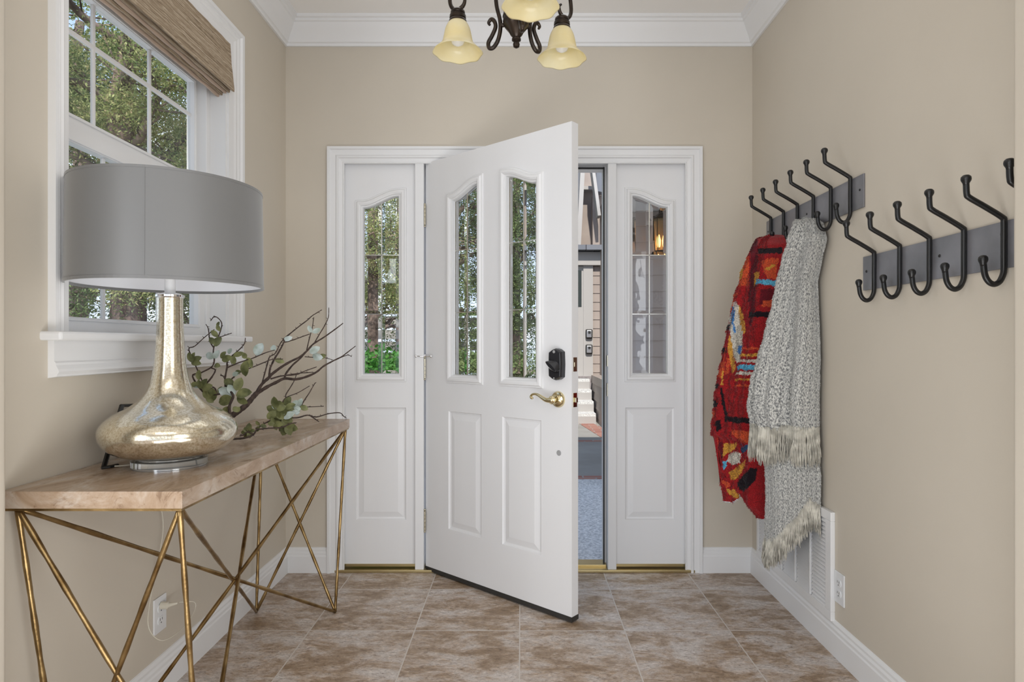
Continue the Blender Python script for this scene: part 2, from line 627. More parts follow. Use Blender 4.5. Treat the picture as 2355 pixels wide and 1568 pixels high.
def sphere(bm, c, r, u=14, v=10, s=(1, 1, 1)):
    bmesh.ops.create_uvsphere(bm, u_segments=u, v_segments=v, radius=r, matrix=Matrix.Translation(Vector(c)) @ Matrix.Diagonal((*s, 1)))
    return bm


def offs(path, d, closed):
    """offset a 2-D path sideways (to its left) by d with mitred corners"""
    n = len(path)
    o = []
    for i in range(n):
        p = Vector(path[i])
        ns = []
        if closed or i > 0:
            e = p - Vector(path[i - 1])
            e.normalize()
            ns.append(Vector((-e.y, e.x)))
        if closed or i < n - 1:
            e = Vector(path[(i + 1) % n]) - p
            e.normalize()
            ns.append(Vector((-e.y, e.x)))
        if len(ns) == 2:
            den = 1 + ns[0].dot(ns[1])
            nn = (ns[0] + ns[1]) / max(den, 0.2)
        else:
            nn = ns[0]
        o.append(p + nn * d)
    return o


def sweep(bm, T, path, prof, closed=False, capends=True):
    """sweep prof [(sideways, out)] along a 2-D path; T(u, v, w) -> world"""
    rows = []
    for (d, h) in prof:
        q = offs(path, d, closed)
        rows.append([bm.verts.new(T(p.x, p.y, h)) for p in q])
    n = len(path)
    m_ = n if closed else n - 1
    for a, b in zip(rows, rows[1:]):
        for i in range(m_):
            j = (i + 1) % n
            bm.faces.new((a[i], a[j], b[j], b[i]))
    if capends and not closed:
        for e in (0, -1):
            bm.faces.new([r_[e] for r_ in rows])
    return bm


def rect(u0, u1, v0, v1):
    return [(u0, v0), (u1, v0), (u1, v1), (u0, v1)]      # counter-clockwise: offs(+) goes inwards


def plate(bm, T, outer, th, holes=(), panels=(), rings=None):
    """a slab with through holes and raised-panel recesses; front face at w=0"""
    rings = rings or [(0.0, 0.0), (0.004, -0.007), (0.012, -0.009), (0.036, -0.003), (0.040, -0.002)]

    def loop(path, w_):
        vs_ = [bm.verts.new(T(p[0], p[1], w_)) for p in path]
        es = [bm.edges.new((vs_[i], vs_[(i + 1) % len(vs_)])) for i in range(len(vs_))]
        return vs_, es
    fo, e0 = loop(outer, 0)
    bo, e1 = loop(outer, -th)
    fe, be = list(e0), list(e1)
    pairs = [(fo, bo)]
    for h in holes:
        a, ea = loop(h, 0)
        b, eb = loop(h, -th)
        fe += ea
        be += eb
        pairs.append((a, b))
    for h in panels:
        prev = None
        for k, (d, w_) in enumerate(rings):
            q = [(p.x, p.y) for p in offs(h, d, True)]
            if k == 0:
                a, ea = loop(q, w_)
                fe += ea
            else:
                a = [bm.verts.new(T(p[0], p[1], w_)) for p in q]
                for i in range(len(a)):
                    j = (i + 1) % len(a)
                    bm.faces.new((prev[i], prev[j], a[j], a[i]))
            prev = a
        bm.faces.new(prev)
    bmesh.ops.triangle_fill(bm, edges=fe, use_beauty=True)
    bmesh.ops.triangle_fill(bm, edges=be, use_beauty=True)
    for a, b in pairs:
        for i in range(len(a)):
            j = (i + 1) % len(a)
            bm.faces.new((a[i], a[j], b[j], b[i]))
    return bm


def P(px, py, Y):
    """where a point seen at px,py stands when it is Y metres away"""
    return Vector(((px - VX) / FPX * Y, Y, EYE + (VY - py) / FPX * Y))


# ------------------------------------------------------------------ the room shell
XL, XR, YB, ZC = -1.179, 1.160, 3.13, 2.755
bm = nb()
box(bm, -3.4, 3.4, -5.0, 1.27, -0.10, 0.0)
box(bm, -1.30, 1.35, 1.27, 3.16, -0.10, 0.0)
S(link('floor', bm, M['floor']))
bm = nb()
box(bm, -3.6, 3.6, -5.0, 1.27, ZC, ZC + 0.3)
box(bm, -1.31, 1.37, 1.27, 3.28, ZC, ZC + 0.3)
S(link('ceiling', bm, M['ceil']))

# back wall with the door opening
TB = lambda u, v, w_: Vector((u, YB - w_, v))
bm = nb()
plate(bm, TB, [(XL - 0.2, 0.0), (-0.93, 0.0), (-0.93, 2.085), (0.87, 2.085), (0.87, 0.0), (XR + 0.2, 0.0), (XR + 0.2, ZC), (XL - 0.2, ZC)], 0.15)
S(link('wall_back', bm, M['wall']))
# left wall with the window opening;  u = Y, v = Z, w into the room
WY0, WY1, WZ0, WZ1 = 1.612, 2.503, 1.165, 2.345
TLw = lambda u, v, w_: Vector((XL + w_, u, v))
bm = nb()
plate(bm, TLw, rect(1.2, YB, 0.0, ZC), 0.13, holes=[rect(WY0, WY1, WZ0, WZ1)])
S(link('wall_left', bm, M['wall']))
TRw = lambda u, v, w_: Vector((XR - w_, u, v))
bm = nb()
box(bm, XR, XR + 0.2, 1.2, YB, 0, ZC)
S(link('wall_right', bm, M['wall']))
# the opening in the near wall, rounded corners; it closes off the next room
bm = nb()
for s, xe in ((-1, -1.089), (1, 1.041)):
    a, b, r0 = 1.21, 1.33, 0.018
    prof = [(xe + s * 2.2, b)]
    for k in range(7):
        t = R(90) * k / 6
        prof.append((xe + s * (r0 - r0 * math.sin(t)), b - r0 + r0 * math.cos(t)))
    for k in range(7):
        t = R(90) * k / 6
        prof.append((xe + s * (r0 - r0 * math.cos(t)), a + r0 - r0 * math.sin(t)))
    prof.append((xe + s * 2.2, a))
    lo = [bm.verts.new((x, y, 0)) for x, y in prof]
    hi = [bm.verts.new((x, y, ZC)) for x, y in prof]
    for i in range(len(prof)):
        j = (i + 1) % len(prof)
        bm.faces.new((lo[i], lo[j], hi[j], hi[i]))
    bm.faces.new(lo)
    bm.faces.new(hi)
box(bm, -1.11, 1.06, 1.215, 1.325, 2.62, ZC)
S(link('wall_front', bm, M['wall'], angle=40))
bm = nb()
box(bm, -3.5, -3.3, -5.0, 1.21, 0, ZC)
box(bm, 3.3, 3.5, -5.0, 1.21, 0, ZC)
S(link('wall_next_room', bm, M['wall']))

# crown moulding around the foyer (path on the ceiling plane, profile hangs down)
TCr = lambda u, v, w_: Vector((u, v, ZC - w_))
crown = [(0.0, 0.0), (0.0, 0.124), (0.010, 0.124), (0.012, 0.112), (0.020, 0.108), (0.024, 0.098), (0.034, 0.080), (0.050, 0.060), (0.062, 0.040),
         (0.066, 0.032), (0.074, 0.028), (0.076, 0.018), (0.086, 0.014), (0.087, 0.0)]
bm = nb()
sweep(bm, TCr, rect(XL, XR, 1.33, YB), crown, closed=True)
S(link('trim_1', bm, M['white'], angle=25))

# baseboards
base = [(0.0, 0.0), (0.016, 0.0), (0.016, 0.082), (0.013, 0.088), (0.013, 0.098), (0.009, 0.106), (0.009, 0.114), (0.004, 0.123), (0.0, 0.125)]
TF = lambda u, v, w_: Vector((u, v, w_))


def baseboard(name, path):
    b = nb()
    sweep(b, TF, path, base)
    S(link(name, b, M['white']))


baseboard('baseboard_left', [(XL, 3.13), (XL, 1.33)])
baseboard('baseboard_right', [(XR, 1.33), (XR, 3.13)])
baseboard('baseboard_back', [(-0.965, YB), (XL, YB)])
baseboard('baseboard_back_right', [(XR, YB), (0.906, YB)])

# ------------------------------------------------------------------ door surround, sidelights, threshold
cas = [(0.0, 0.0), (0.0, 0.022), (0.012, 0.022), (0.016, 0.015), (0.040, 0.013), (0.046, 0.018), (0.054, 0.018), (0.058, 0.011), (0.074, 0.008), (0.078, 0.011), (0.082, 0.010), (0.082, 0.0)]
bm = nb()
# path runs clockwise so that 'left' is towards the opening
sweep(bm, TB, [(0.905, 0.0), (0.905, 2.127), (-0.966, 2.127), (-0.966, 0.0)], cas)
S(link('trim_2', bm, M['white']))
bm = nb()
for x0, x1 in ((-0.530, -0.487), (0.436, 0.478)):
    box(bm, x0, x1, 3.125, 3.275, 0.0, 2.06)
box(bm, -0.93, 0.87, 3.128, 3.275, 2.052, 2.085)
box(bm, -0.93, -0.893, 3.13, 3.275, 0, 2.06)
box(bm, 0.832, 0.87, 3.13, 3.275, 0, 2.06)
box(bm, 0.424, 0.436, 3.195, 3.275, 0.02, 2.052)      # stops
box(bm, -0.487, -0.475, 3.195, 3.275, 0.02, 2.052)
box(bm, -0.475, 0.424, 3.195, 3.275, 2.040, 2.052)
jamb = S(link('trim_3', bm, M['white'], bevel=0.0015))
bm = nb()
box(bm, 0.420, 0.4275, 3.186, 3.195, 0.02, 2.045)
box(bm, -0.475, 0.424, 3.186, 3.195, 2.036, 2.044)
o = link('weatherstrip', bm, M['rubber'], jamb)
bm = nb()
TBj = lambda u, v, w_: Vector((0.436 - w_, u, v))
boxT(bm, TBj, 3.133, 3.163, 0.880, 0.945, -0.002, 0.003)
boxT(bm, TBj, 3.128, 3.160, 1.03, 1.085, -0.002, 0.004)
link('strike_plate', bm, M['nickel'], jamb)

bm = nb()
box(bm, -0.93, 0.87, 3.115, 3.27, 0.0, 0.014)
box(bm, -0.485, 0.434, 3.16, 3.24, 0.010, 0.026)
S(link('trim_4', bm, M['brass_d'], bevel=0.003))


def arch(u0, u1, v0, va, vb, n=18):
    """door light outline, flat at the low side, swelling to the tall side; counter-clockwise"""
    p = [(u0, v0), (u1, v0)]
    for i in range(n + 1):
        t = 1 - i / n
        s = t * t * (3 - 2 * t) if True else t
        p.append((u0 + (u1 - u0) * t, va + (vb - va) * s))
    return p


mould = [(0.0, 0.0), (0.002, 0.006), (0.008, 0.007), (0.013, 0.014), (0.022, 0.0155), (0.030, 0.011), (0.032, 0.006), (0.038, 0.004), (0.042, -0.016)]


def leaded_glass(T, outline, vrows, umid, parent, ui):
    """six bevelled panes held by a thin metal came"""
    o2 = outline
    us = sorted([p[0] for p in o2])
    u0, u1 = us[0], us[-1]
    v0 = o2[0][1]

    def topv(u):
        q = sorted(o2[2:])
        for a, b in zip(q, q[1:]):
            if a[0] <= u <= b[0]:
                return a[1] + (b[1] - a[1]) * (u - a[0]) / max(b[0] - a[0], 1e-6)
        return q[-1][1] if u > q[-1][0] else q[0][1]
    g = 0.0015
    bm_ = nb()
    edges = [v0] + list(vrows) + [None]
    for (a, b) in ((u0 + 0.002, umid - g), (umid + g, u1 - 0.002)):
        for k in range(3):
            lo_, hi_ = edges[k] + g, edges[k + 1]
            if hi_ is not None:
                path = rect(a, b, lo_, hi_ - g)
            else:
                path = [(a, lo_), (b, lo_)] + [(b + (a - b) * i / 8, topv(b + (a - b) * i / 8) - g) for i in range(9)]
            inn = [(p.x, p.y) for p in offs(path, 0.0165, True)]
            f0 = [bm_.verts.new(T(p[0], p[1], -0.0195)) for p in path]
            f1 = [bm_.verts.new(T(p[0], p[1], -0.0165)) for p in inn]
            f2 = [bm_.verts.new(T(p[0], p[1], -0.0215)) for p in path]
            n_ = len(path)
            for i in range(n_):
                j = (i + 1) % n_
                bm_.faces.new((f0[i], f0[j], f1[j], f1[i]))
                bm_.faces.new((f0[j], f0[i], f2[i], f2[j]))
            bm_.faces.new(f1)
            bm_.faces.new(f2[::-1])
    gl = link('glass', local(parent if parent.location.length else None, bm_), M['bevel_glass'], parent)
    bm_ = nb()
    w2 = 0.0022
    boxT(bm_, T, umid - w2, umid + w2, v0, topv(umid), -0.0225, -0.0165)
    for v in vrows:
        boxT(bm_, T, u0, u1, v - w2 * 0.8, v + w2 * 0.8, -0.0225, -0.0165)
    sweep(bm_, T, outline, [(0, -0.0225), (0, -0.017), (0.003, -0.017), (0.003, -0.0225)], closed=True)
    link('came', bm_, M['came'], gl)
    return gl


def sidelight(name, u0, u1, gu0, gu1, va, vb):
    T = lambda u, v, w_: Vector((u, 3.150 - w_, v))
    root = empty(name, kind='structure')
    ol = arch(gu0, gu1, 0.991, va, vb)
    pu0, pu1 = gu0 - 0.036, gu1 + 0.036
    b = nb()
    plate(b, T, rect(u0, u1, 0.030, 2.056), 0.045, holes=[ol], panels=[rect(pu0, pu1, 0.256, 0.822)])
    link('panel', b, M['door'], root)
    b = nb()
    q = [(p.x, p.y) for p in offs(ol, -0.040, True)]
    sweep(b, T, q, mould, closed=True)
    link('glass_frame', b, M['white'], root, angle=30)
    leaded_glass(T, ol, (1.294, 1.593), (gu0 + gu1) / 2, root, 0)
    b = nb()
    box(b, u0, u1, 3.146, 3.19, 0.022, 0.034)
    link('brass_sill', b, M['brass_d'], root)
    return root


sidelight('window_2', -0.893, -0.530, -0.796, -0.616, 1.829, 1.888)
sidelight('window_3', 0.478, 0.832, 0.563, 0.740, 1.890, 1.833)

# ------------------------------------------------------------------ the entry door, ajar
H0 = Vector((-0.482, 3.148, 0))
D = Vector((0.6896, -0.599, 0)).normalized()
NN = Vector((D.y, -D.x, 0)) * 1.0           # towards the room on the left
if NN.y > 0:
    NN = -NN
DW, DT = 0.9135, 0.044
TD = lambda u, v, w_: H0 + D * u + NN * w_ + Vector((0, 0, v))
door = empty('door_1', kind='structure')
g1 = arch(0.220 * DW, 0.4026 * DW, 0.993, 1.834, 1.888)
g2 = arch(0.6057 * DW, 0.7935 * DW, 0.993, 1.888, 1.835)
pans = [rect(0.188 * DW, 0.434 * DW, 0.244, 0.817), rect(0.577 * DW, 0.824 * DW, 0.244, 0.817)]
bm = nb()
plate(bm, TD, rect(0.004, DW, 0.024, 2.052), DT, holes=[g1, g2], panels=pans)
leaf = link('door_leaf', bm, M['door'], door)
for g_, mid in ((g1, 0.3113 * DW), (g2, 0.6996 * DW)):
    bm = nb()
    sweep(bm, TD, [(p.x, p.y) for p in offs(g_, -0.040, True)], mould, closed=True)
    link('glass_frame', bm, M['white'], door, angle=30)
    leaded_glass(TD, g_, (1.294, 1.593), mid, door, 0)
bm = nb()
boxT(bm, TD, 0.002, DW + 0.001, 0.006, 0.026, -0.046, 0.001)
link('door_sweep', bm, M['rubber'], door)


def rev(bm_, T, u, v, prof, seg=32):
    """turned shape standing on the door face; prof = [(r, w)]"""
    rings = []
    for r, w_ in prof:
        rings.append([bm_.verts.new(T(u + r * math.cos(2 * PI * k / seg), v + r * math.sin(2 * PI * k / seg), w_)) for k in range(seg)])
    for a, b in zip(rings, rings[1:]):
        for k in range(seg):
            bm_.faces.new((a[k], a[(k + 1) % seg], b[(k + 1) % seg], b[k]))
    bm_.faces.new(rings[0])
    bm_.faces.new(rings[-1])


# keyless deadbolt cover
UB, VB = 0.848, 1.058
bm = nb()
shape = [(-0.031, -0.052), (-0.015, -0.062), (0, -0.066), (0.015, -0.062), (0.031, -0.052), (0.033, 0.0), (0.031, 0.052), (0.015, 0.062), (0, 0.066), (-0.015, 0.062), (-0.031, 0.052), (-0.033, 0.0)]
prev = None
for s, w_ in ((1.0, 0.0), (1.0, 0.022), (0.93, 0.032), (0.88, 0.034)):
    ring = [bm.verts.new(TD(UB + a * s, VB + b * s, w_)) for a, b in shape]
    if prev:
        for i in range(len(ring)):
            j = (i + 1) % len(ring)
            bm.faces.new((prev[i], prev[j], ring[j], ring[i]))
    prev = ring
bm.faces.new(prev)
db = link('deadbolt', bm, M['blackpl'], door, bevel=0.001)
bm = nb()
ca, sa = math.cos(R(-36)), math.sin(R(-36))
TT = lambda u, v, w_: TD(UB + u * ca - v * sa, VB - 0.008 + u * sa + v * ca, w_)
prev = None
for s, t, w_ in ((1.0, 1.0, 0.034), (1.0, 0.75, 0.044), (1.02, 0.35, 0.056), (0.95, 0.28, 0.058)):
    ring = [bm.verts.new(TT(0.033 * s * math.cos(2 * PI * k / 20), 0.024 * t * math.sin(2 * PI * k / 20), w_)) for k in range(20)]
    if prev:
        for i in range(20):
            bm.faces.new((prev[i], prev[(i + 1) % 20], ring[(i + 1) % 20], ring[i]))
    prev = ring
bm.faces.new(prev)
link('thumb_turn', bm, M['blackpl'], db, angle=40)
bm = nb()
rev(bm, TD, UB, VB + 0.052, [(0.006, 0.033), (0.006, 0.036), (0.003, 0.0365)], 12)
rev(bm, TD, UB, VB - 0.056, [(0.003, 0.033), (0.003, 0.036), (0.001, 0.0365)], 12)
link('screw', bm, M['grey'], db)
# lever handle
UL, VL = 0.845, 0.912
hd = empty('door_handle')
hd.parent = door
bm = nb()
rev(bm, TD, UL, VL, [(0.034, 0.0), (0.034, 0.004), (0.030, 0.010), (0.018, 0.014), (0.0145, 0.018), (0.0145, 0.034), (0.017, 0.040), (0.017, 0.048), (0.012, 0.054), (0.004, 0.056)])
link('rose', bm, M['brass'], hd, angle=35)
lp = [(0.008, 0.0, 0.048), (-0.010, -0.001, 0.050), (-0.026, 0.000, 0.051), (-0.045, 0.008, 0.052), (-0.064, 0.017, 0.052), (-0.082, 0.021, 0.052), (-0.098, 0.018, 0.052), (-0.106, 0.010, 0.052), (-0.103, 0.003, 0.052), (-0.096, 0.004, 0.052)]
pts = [TD(UL + a, VL + b, c) for a, b, c in lp]
sp = spline(pts, 6)
rr = [0.0125 - 0.0075 * min(1, i / (len(sp) * 0.55)) for i in range(len(sp))]
bm = nb()
tube(bm, sp, rr, 14)
link('lever', bm, M['brass'], hd, smooth=True)
# latch plates on the free edge
for v, m_ in ((1.058, 'nickel'), (0.912, 'brass')):
    TE = lambda u, vv, w_: TD(DW + w_, vv, -0.022 + u)
    bm = nb()
    boxT(bm, TE, -0.0125, 0.0125, v - 0.029, v + 0.029, -0.001, 0.0015)
    lt = link('latch_plate', bm, M[m_], door)
    bm = nb()
    boxT(bm, TE, -0.007, 0.007, v - 0.010, v + 0.010, 0.001, 0.011 if v < 1 else 0.004)
    link('latch_bolt', bm, M['nickel'], lt, bevel=0.002)
bm = nb()
rev(bm, TD, 0.848, 0.690, [(0.0115, 0.0), (0.0115, 0.002), (0.010, 0.003), (0.002, 0.003)], 20)
link('hole_plug', bm, M['grey'], door)
# hinges
for k, v in enumerate((1.789, 1.02, 0.255)):
    bm = nb()
    hx, hy = H0.x - 0.001, H0.y - 0.012
    for i in range(5):
        z0 = v - 0.050 + i * 0.020
        tube(bm, [(hx, hy, z0 + 0.0008), (hx, hy, z0 + 0.0192)], 0.0065, 14)
    sphere(bm, (hx, hy, v + 0.055), 0.006)
    sphere(bm, (hx, hy, v - 0.055), 0.0055)
    box(bm, hx - 0.020, hx, hy + 0.004, hy + 0.008, v - 0.05, v + 0.05)
    hg = link('hinge', bm, M['nickel'], door, angle=40)
    if k == 1:
        bm = nb()
        tube(bm, [(hx - 0.040, hy - 0.012, v + 0.062), (hx - 0.015, hy - 0.02, v + 0.060), (hx, hy - 0.006, v + 0.062), (hx + 0.018, hy - 0.02, v + 0.060), (hx + 0.034, hy - 0.034, v + 0.062)], 0.0032, 10)
        sphere(bm, (hx - 0.043, hy - 0.010, v + 0.062), 0.008)
        sphere(bm, (hx + 0.036, hy - 0.036, v + 0.062), 0.008)
        sphere(bm, (hx, hy, v + 0.064), 0.008)
        link('hinge_stop', bm, M['chrome'], hg, smooth=True)

# ------------------------------------------------------------------ the window in the left wall
win = empty('window_1', kind='structure')
wc = [(0.0, 0.0), (0.0, 0.020), (0.014, 0.020), (0.020, 0.013), (0.030, 0.016), (0.040, 0.012), (0.050, 0.015), (0.060, 0.011), (0.086, 0.009), (0.086, 0.0)]
bm = nb()
# stepped casing: narrow jamb side near the camera, wider far side and head
z0c = WZ0 + 0.005


def cas_run(bm_, pts, nrm):
    """pts: list of (outer, inner) corner pairs in (u, v)"""
    rows = []
    for d, h in wc:
        t = d / 0.086
        rows.append([bm_.verts.new(TLw(o_[0] + (i_[0] - o_[0]) * t, o_[1] + (i_[1] - o_[1]) * t, h)) for o_, i_ in pts])
    for a, b in zip(rows, rows[1:]):
        for i in range(len(pts) - 1):
            bm_.faces.new((a[i], a[i + 1], b[i + 1], b[i]))
    for e in (0, -1):
        bm_.faces.new([r_[e] for r_ in rows])


OY0, OY1, OZ1 = 1.556, 2.622, 2.431
cas_run(bm, [((OY0, z0c), (WY0 + 0.004, z0c)), ((OY0, OZ1), (WY0 + 0.004, WZ1)), ((OY1, OZ1), (WY1, WZ1)), ((OY1, z0c), (WY1, z0c))], 1)
link('casing', bm, M['white'], win)
# jamb lining
bm = nb()
box(bm, XL - 0.13, XL + 0.001, WY0 - 0.0, WY0 + 0.012, WZ0, WZ1)
box(bm, XL - 0.13, XL + 0.001, WY1 - 0.012, WY1, WZ0, WZ1)
box(bm, XL - 0.13, XL + 0.001, WY0, WY1, WZ1 - 0.012, WZ1)
link('jamb_lining', bm, M['white'], win)
# stool and apron
bm = nb()
box(bm, XL - 0.06, XL + 0.052, 1.530, 2.628, 1.150, 1.173)
link('sill', bm, M['white'], win, bevel=0.006)
bm = nb()
TA = lambda u, v, w_: Vector((XL + w_, u, v))
ap = [(0.0, 1.150), (0.016, 1.150), (0.016, 1.098), (0.020, 1.094), (0.020, 1.088), (0.026, 1.078), (0.028, 1.072), (0.023, 1.064), (0.023, 1.060), (0.0, 1.056)]
r0_ = [bm.verts.new((XL + a, 1.556, b)) for a, b in ap]
r1_ = [bm.verts.new((XL + a, 2.622, b)) for a, b in ap]
for i in range(len(ap)):
    j = (i + 1) % len(ap)
    bm.faces.new((r0_[i], r0_[j], r1_[j], r1_[i]))
bm.faces.new(r0_)
bm.faces.new(r1_)
link('apron', bm, M['white'], win)
# sashes
XU, XD = -1.290, -1.262        # front face of the upper and the lower sash frames


def sash(name, xf, th, y0, y1, z0, z1, gy0, gy1, gz0, gz1, vm, hm):
    b = nb()
    T = lambda u, v, w_: Vector((xf + w_, u, v))
    plate(b, T, rect(y0, y1, z0, z1), th, holes=[rect(gy0, gy1, gz0, gz1)])
    # glazing bead
    sweep(b, T, rect(gy0 - 0.012, gy1 + 0.012, gz0 - 0.012, gz1 + 0.012), [(0, 0), (0.002, 0.004), (0.008, 0.004), (0.012, -0.006)], closed=True)
    s_ = link(name, b, M['vinyl'], win)
    b = nb()
    box(b, xf - th * 0.6 - 0.002, xf - th * 0.6 + 0.002, gy0, gy1, gz0, gz1)
    link('pane', b, M['glass'], s_)
    b = nb()
    xg = xf - th * 0.6
    for y in vm:
        box(b, xg - 0.004, xg + 0.005, y - 0.0065, y + 0.0065, gz0, gz1)
    for z in hm:
        box(b, xg - 0.004, xg + 0.0048, gy0, gy1, z - 0.0075, z + 0.0075)
    link('muntin', b, M['vinyl'], s_, bevel=0.002)
    return s_


sash('upper_sash', XU + 0.012, 0.030, WY0 + 0.004, WY1 - 0.03, 1.745, 2.235, 1.640, 2.444, 1.797, 2.166, (1.890, 2.176), (2.038,))
sash('lower_sash', XD + 0.014, 0.030, WY0 + 0.004, WY1 - 0.028, 1.165, 1.748, 1.640, 2.415, 1.217, 1.703, (1.890, 2.176), ())
bm = nb()
box(bm, XL - 0.13, XD + 0.022, WY1 - 0.040, WY1 - 0.012, WZ0, WZ1)
box(bm, XL - 0.13, XD + 0.022, WY0 + 0.01, WY0 + 0.022, WZ0, WZ1)
box(bm, XL - 0.13, XU + 0.02, WY0, WY1, 2.23, WZ1)
box(bm, XL - 0.13, XU + 0.0, WY0, WY1, WZ0, 1.20)
link('window_frame', bm, M['vinyl'], win, bevel=0.002)
# woven roman blind
rb = empty('roman_blind', 'woven brown reed roman blind gathered at the top of the window', 'blind', (XL, 2.05, WZ1))
bm = nb()
y0, y1 = WY0 + 0.006, WY1 - 0.008
front = [(0.018, 2.340), (0.020, 2.30), (0.022, 2.26), (0.028, 2.22), (0.032, 2.19), (0.036, 2.158), (0.034, 2.148), (0.026, 2.150)]
back = [(0.020, 2.17), (0.012, 2.24), (0.008, 2.34)]
prof = front + back
a_ = [bm.verts.new((XL + x, y0, z)) for x, z in prof]
NSEG = 24
prevr = a_
for i in range(1, NSEG + 1):
    y = y0 + (y1 - y0) * i / NSEG
    cur = [bm.verts.new((XL + x + 0.0012 * math.sin(i * 2.1 + j), y, z)) for j, (x, z) in enumerate(prof)]
    for j in range(len(prof)):
        k = (j + 1) % len(prof)
        bm.faces.new((prevr[j], prevr[k], cur[k], cur[j]))
    prevr = cur
bm.faces.new(a_)
bm.faces.new(prevr)
part('front_panel', bm, M['woven'], rb)
# gathered folds hanging behind
for k in range(4):
    bm = nb()
    x = XL + 0.012 - k * 0.0135
    zb = 2.146 - k * 0.006
    prof = [(x + 0.005, 2.26), (x + 0.007, zb + 0.02), (x + 0.004, zb), (x - 0.003, zb), (x - 0.006, zb + 0.02), (x - 0.004, 2.26)]
    ends = []
    for i in range(NSEG + 1):
        y = y0 + (y1 - y0) * i / NSEG
        ends.append([bm.verts.new((px + 0.001 * math.sin(i * 1.7 + k), y, pz + 0.0012 * math.sin(i * 1.3 + k * 2))) for px, pz in prof])
    for a, b in zip(ends, ends[1:]):
        for j in range(len(prof)):
            q = (j + 1) % len(prof)
            bm.faces.new((a[j], a[q], b[q], b[j]))
    bm.faces.new(ends[0])
    bm.faces.new(ends[-1])
    part('fold', bm, M['woven'] if k % 2 == 0 else M['hem'], rb)
bm = nb()
box(bm, XL - 0.06, XL + 0.006, y0, y1, 2.300, 2.343)
part('headrail', bm, M['woven'], rb)

# ------------------------------------------------------------------ console table
TZ = 0.809
TX0, TX1, TY0, TY1 = -1.176, -0.763, 1.406, 2.780
ct = empty('console_table', 'narrow console table with veined wood top on crossed brass rods', 'console table', ((TX0 + TX1) / 2, (TY0 + TY1) / 2, 0))
bm = nb()
box(bm, TX0, TX1, TY0, TY1, TZ - 0.039, TZ)
part('tabletop', bm, M['top'], ct, bevel=0.0015)
bm = nb()
zf = TZ - 0.042
for (x0, x1, ya, yb) in ((TX0 + 0.003, TX1 - 0.003, TY0 + 0.003, TY0 + 0.018), (TX0 + 0.003, TX1 - 0.003, TY1 - 0.018, TY1 - 0.003), (TX0 + 0.003, TX0 + 0.018, TY0 + 0.018, TY1 - 0.018), (TX1 - 0.018, TX1 - 0.003, TY0 + 0.018, TY1 - 0.018)):
    box(bm, x0, x1, ya, yb, zf - 0.003, zf + 0.003)
part('top_frame', bm, M['rod'], ct)
A_ = Vector((TX1 - 0.014, TY0 + 0.016, zf))
B_ = Vector((TX0 + 0.030, TY0 + 0.016, zf))
C_ = Vector((TX1 - 0.014, TY1 - 0.016, zf))
D_ = Vector((TX0 + 0.030, TY1 - 0.016, zf))
fa, fb, fc, fd = Vector((-0.772, 1.508, 0.004)), Vector((-1.105, 1.508, 0.004)), Vector((-0.790, 2.655, 0.004)), Vector((-1.125, 2.655, 0.004))


def rod(name, a, b, seed):
    b_ = nb()
    rnd = random.Random(seed)
    n_ = 40
    pts_ = [a.lerp(b, i / n_) for i in range(n_ + 1)]
    rads = [0.0062 * (1 + 0.10 * math.sin(i * 0.9 + seed) + rnd.uniform(-0.06, 0.06)) for i in range(n_ + 1)]
    tube(b_, pts_, rads, 10)
    part(name, b_, M['rod'], ct, smooth=True)


for i, (nme, a, b) in enumerate((('leg', A_, fa), ('leg', B_, fb), ('leg', C_, fc), ('leg', D_, fd),
                                 ('brace', A_, fb), ('brace', B_, fa), ('brace', C_, fd), ('brace', D_, fc),
                                 ('brace', A_, fd), ('brace', B_, fc), ('brace', C_, fb), ('brace', D_, fa))):
    off = {1: Vector((-0.012, 0, 0)), 2: Vector((0.012, 0, 0))}
    rod(nme, a, b, i)

# ------------------------------------------------------------------ table lamp
LX, LY = -0.962, 1.712
K = 0.9735
lz = lambda z: EYE + (z - EYE) * K
lamp = empty('table_lamp', 'mercury glass table lamp with wide grey drum shade on the console', 'lamp', (LX, LY, TZ))
bodyp = [(0.0815, 0.812), (0.082, 0.826), (0.100, 0.829), (0.128, 0.838), (0.152, 0.853), (0.168, 0.873), (0.1745, 0.895), (0.170, 0.915), (0.156, 0.933), (0.132, 0.951),
         (0.108, 0.963), (0.088, 0.977), (0.0705, 0.994), (0.0575, 1.014), (0.0485, 1.040), (0.0425, 1.070), (0.0385, 1.10), (0.0355, 1.15), (0.0335, 1.20), (0.0327, 1.25), (0.0330, 1.276)]
pr = spline([(r * K, lz(z), 0) for r, z in bodyp], 4)
bm = nb()
lathe(bm, [(0.002, lz(0.826) - 0.003)] + [(p.x, p.y) for p in pr[4:]] + [(0.026, lz(1.276))], (LX, LY, 0), 72)
part('lamp_body', bm, M['mercury'], lamp, angle=50)
bm = nb()
lathe(bm, [(0.001, TZ), (0.0935, TZ), (0.0935, TZ + 0.020), (0.091, TZ + 0.022), (0.080, TZ + 0.0225), (0.079, TZ + 0.040), (0.001, TZ + 0.040)], (LX, LY, 0), 64)
part('base', bm, M['acrylic'], lamp, angle=30)
bm = nb()
lathe(bm, [(0.001, TZ + 0.0005), (0.088, TZ + 0.0005), (0.088, TZ + 0.004), (0.001, TZ + 0.004)], (LX, LY, 0), 48)
part('base_disc', bm, M['chrome'], lamp, angle=30)
bm = nb()
lathe(bm, [(0.034, 1.267), (0.036, 1.270), (0.036, 1.275), (0.026, 1.279), (0.017, 1.281)], (LX, LY, 0), 40)
part('neck_cap', bm, M['chrome'], lamp, angle=30)
bm = nb()
lathe(bm, [(0.0135, 1.279), (0.0135, 1.340), (0.017, 1.345), (0.017, 1.385), (0.012, 1.39)], (LX, LY, 0), 28)
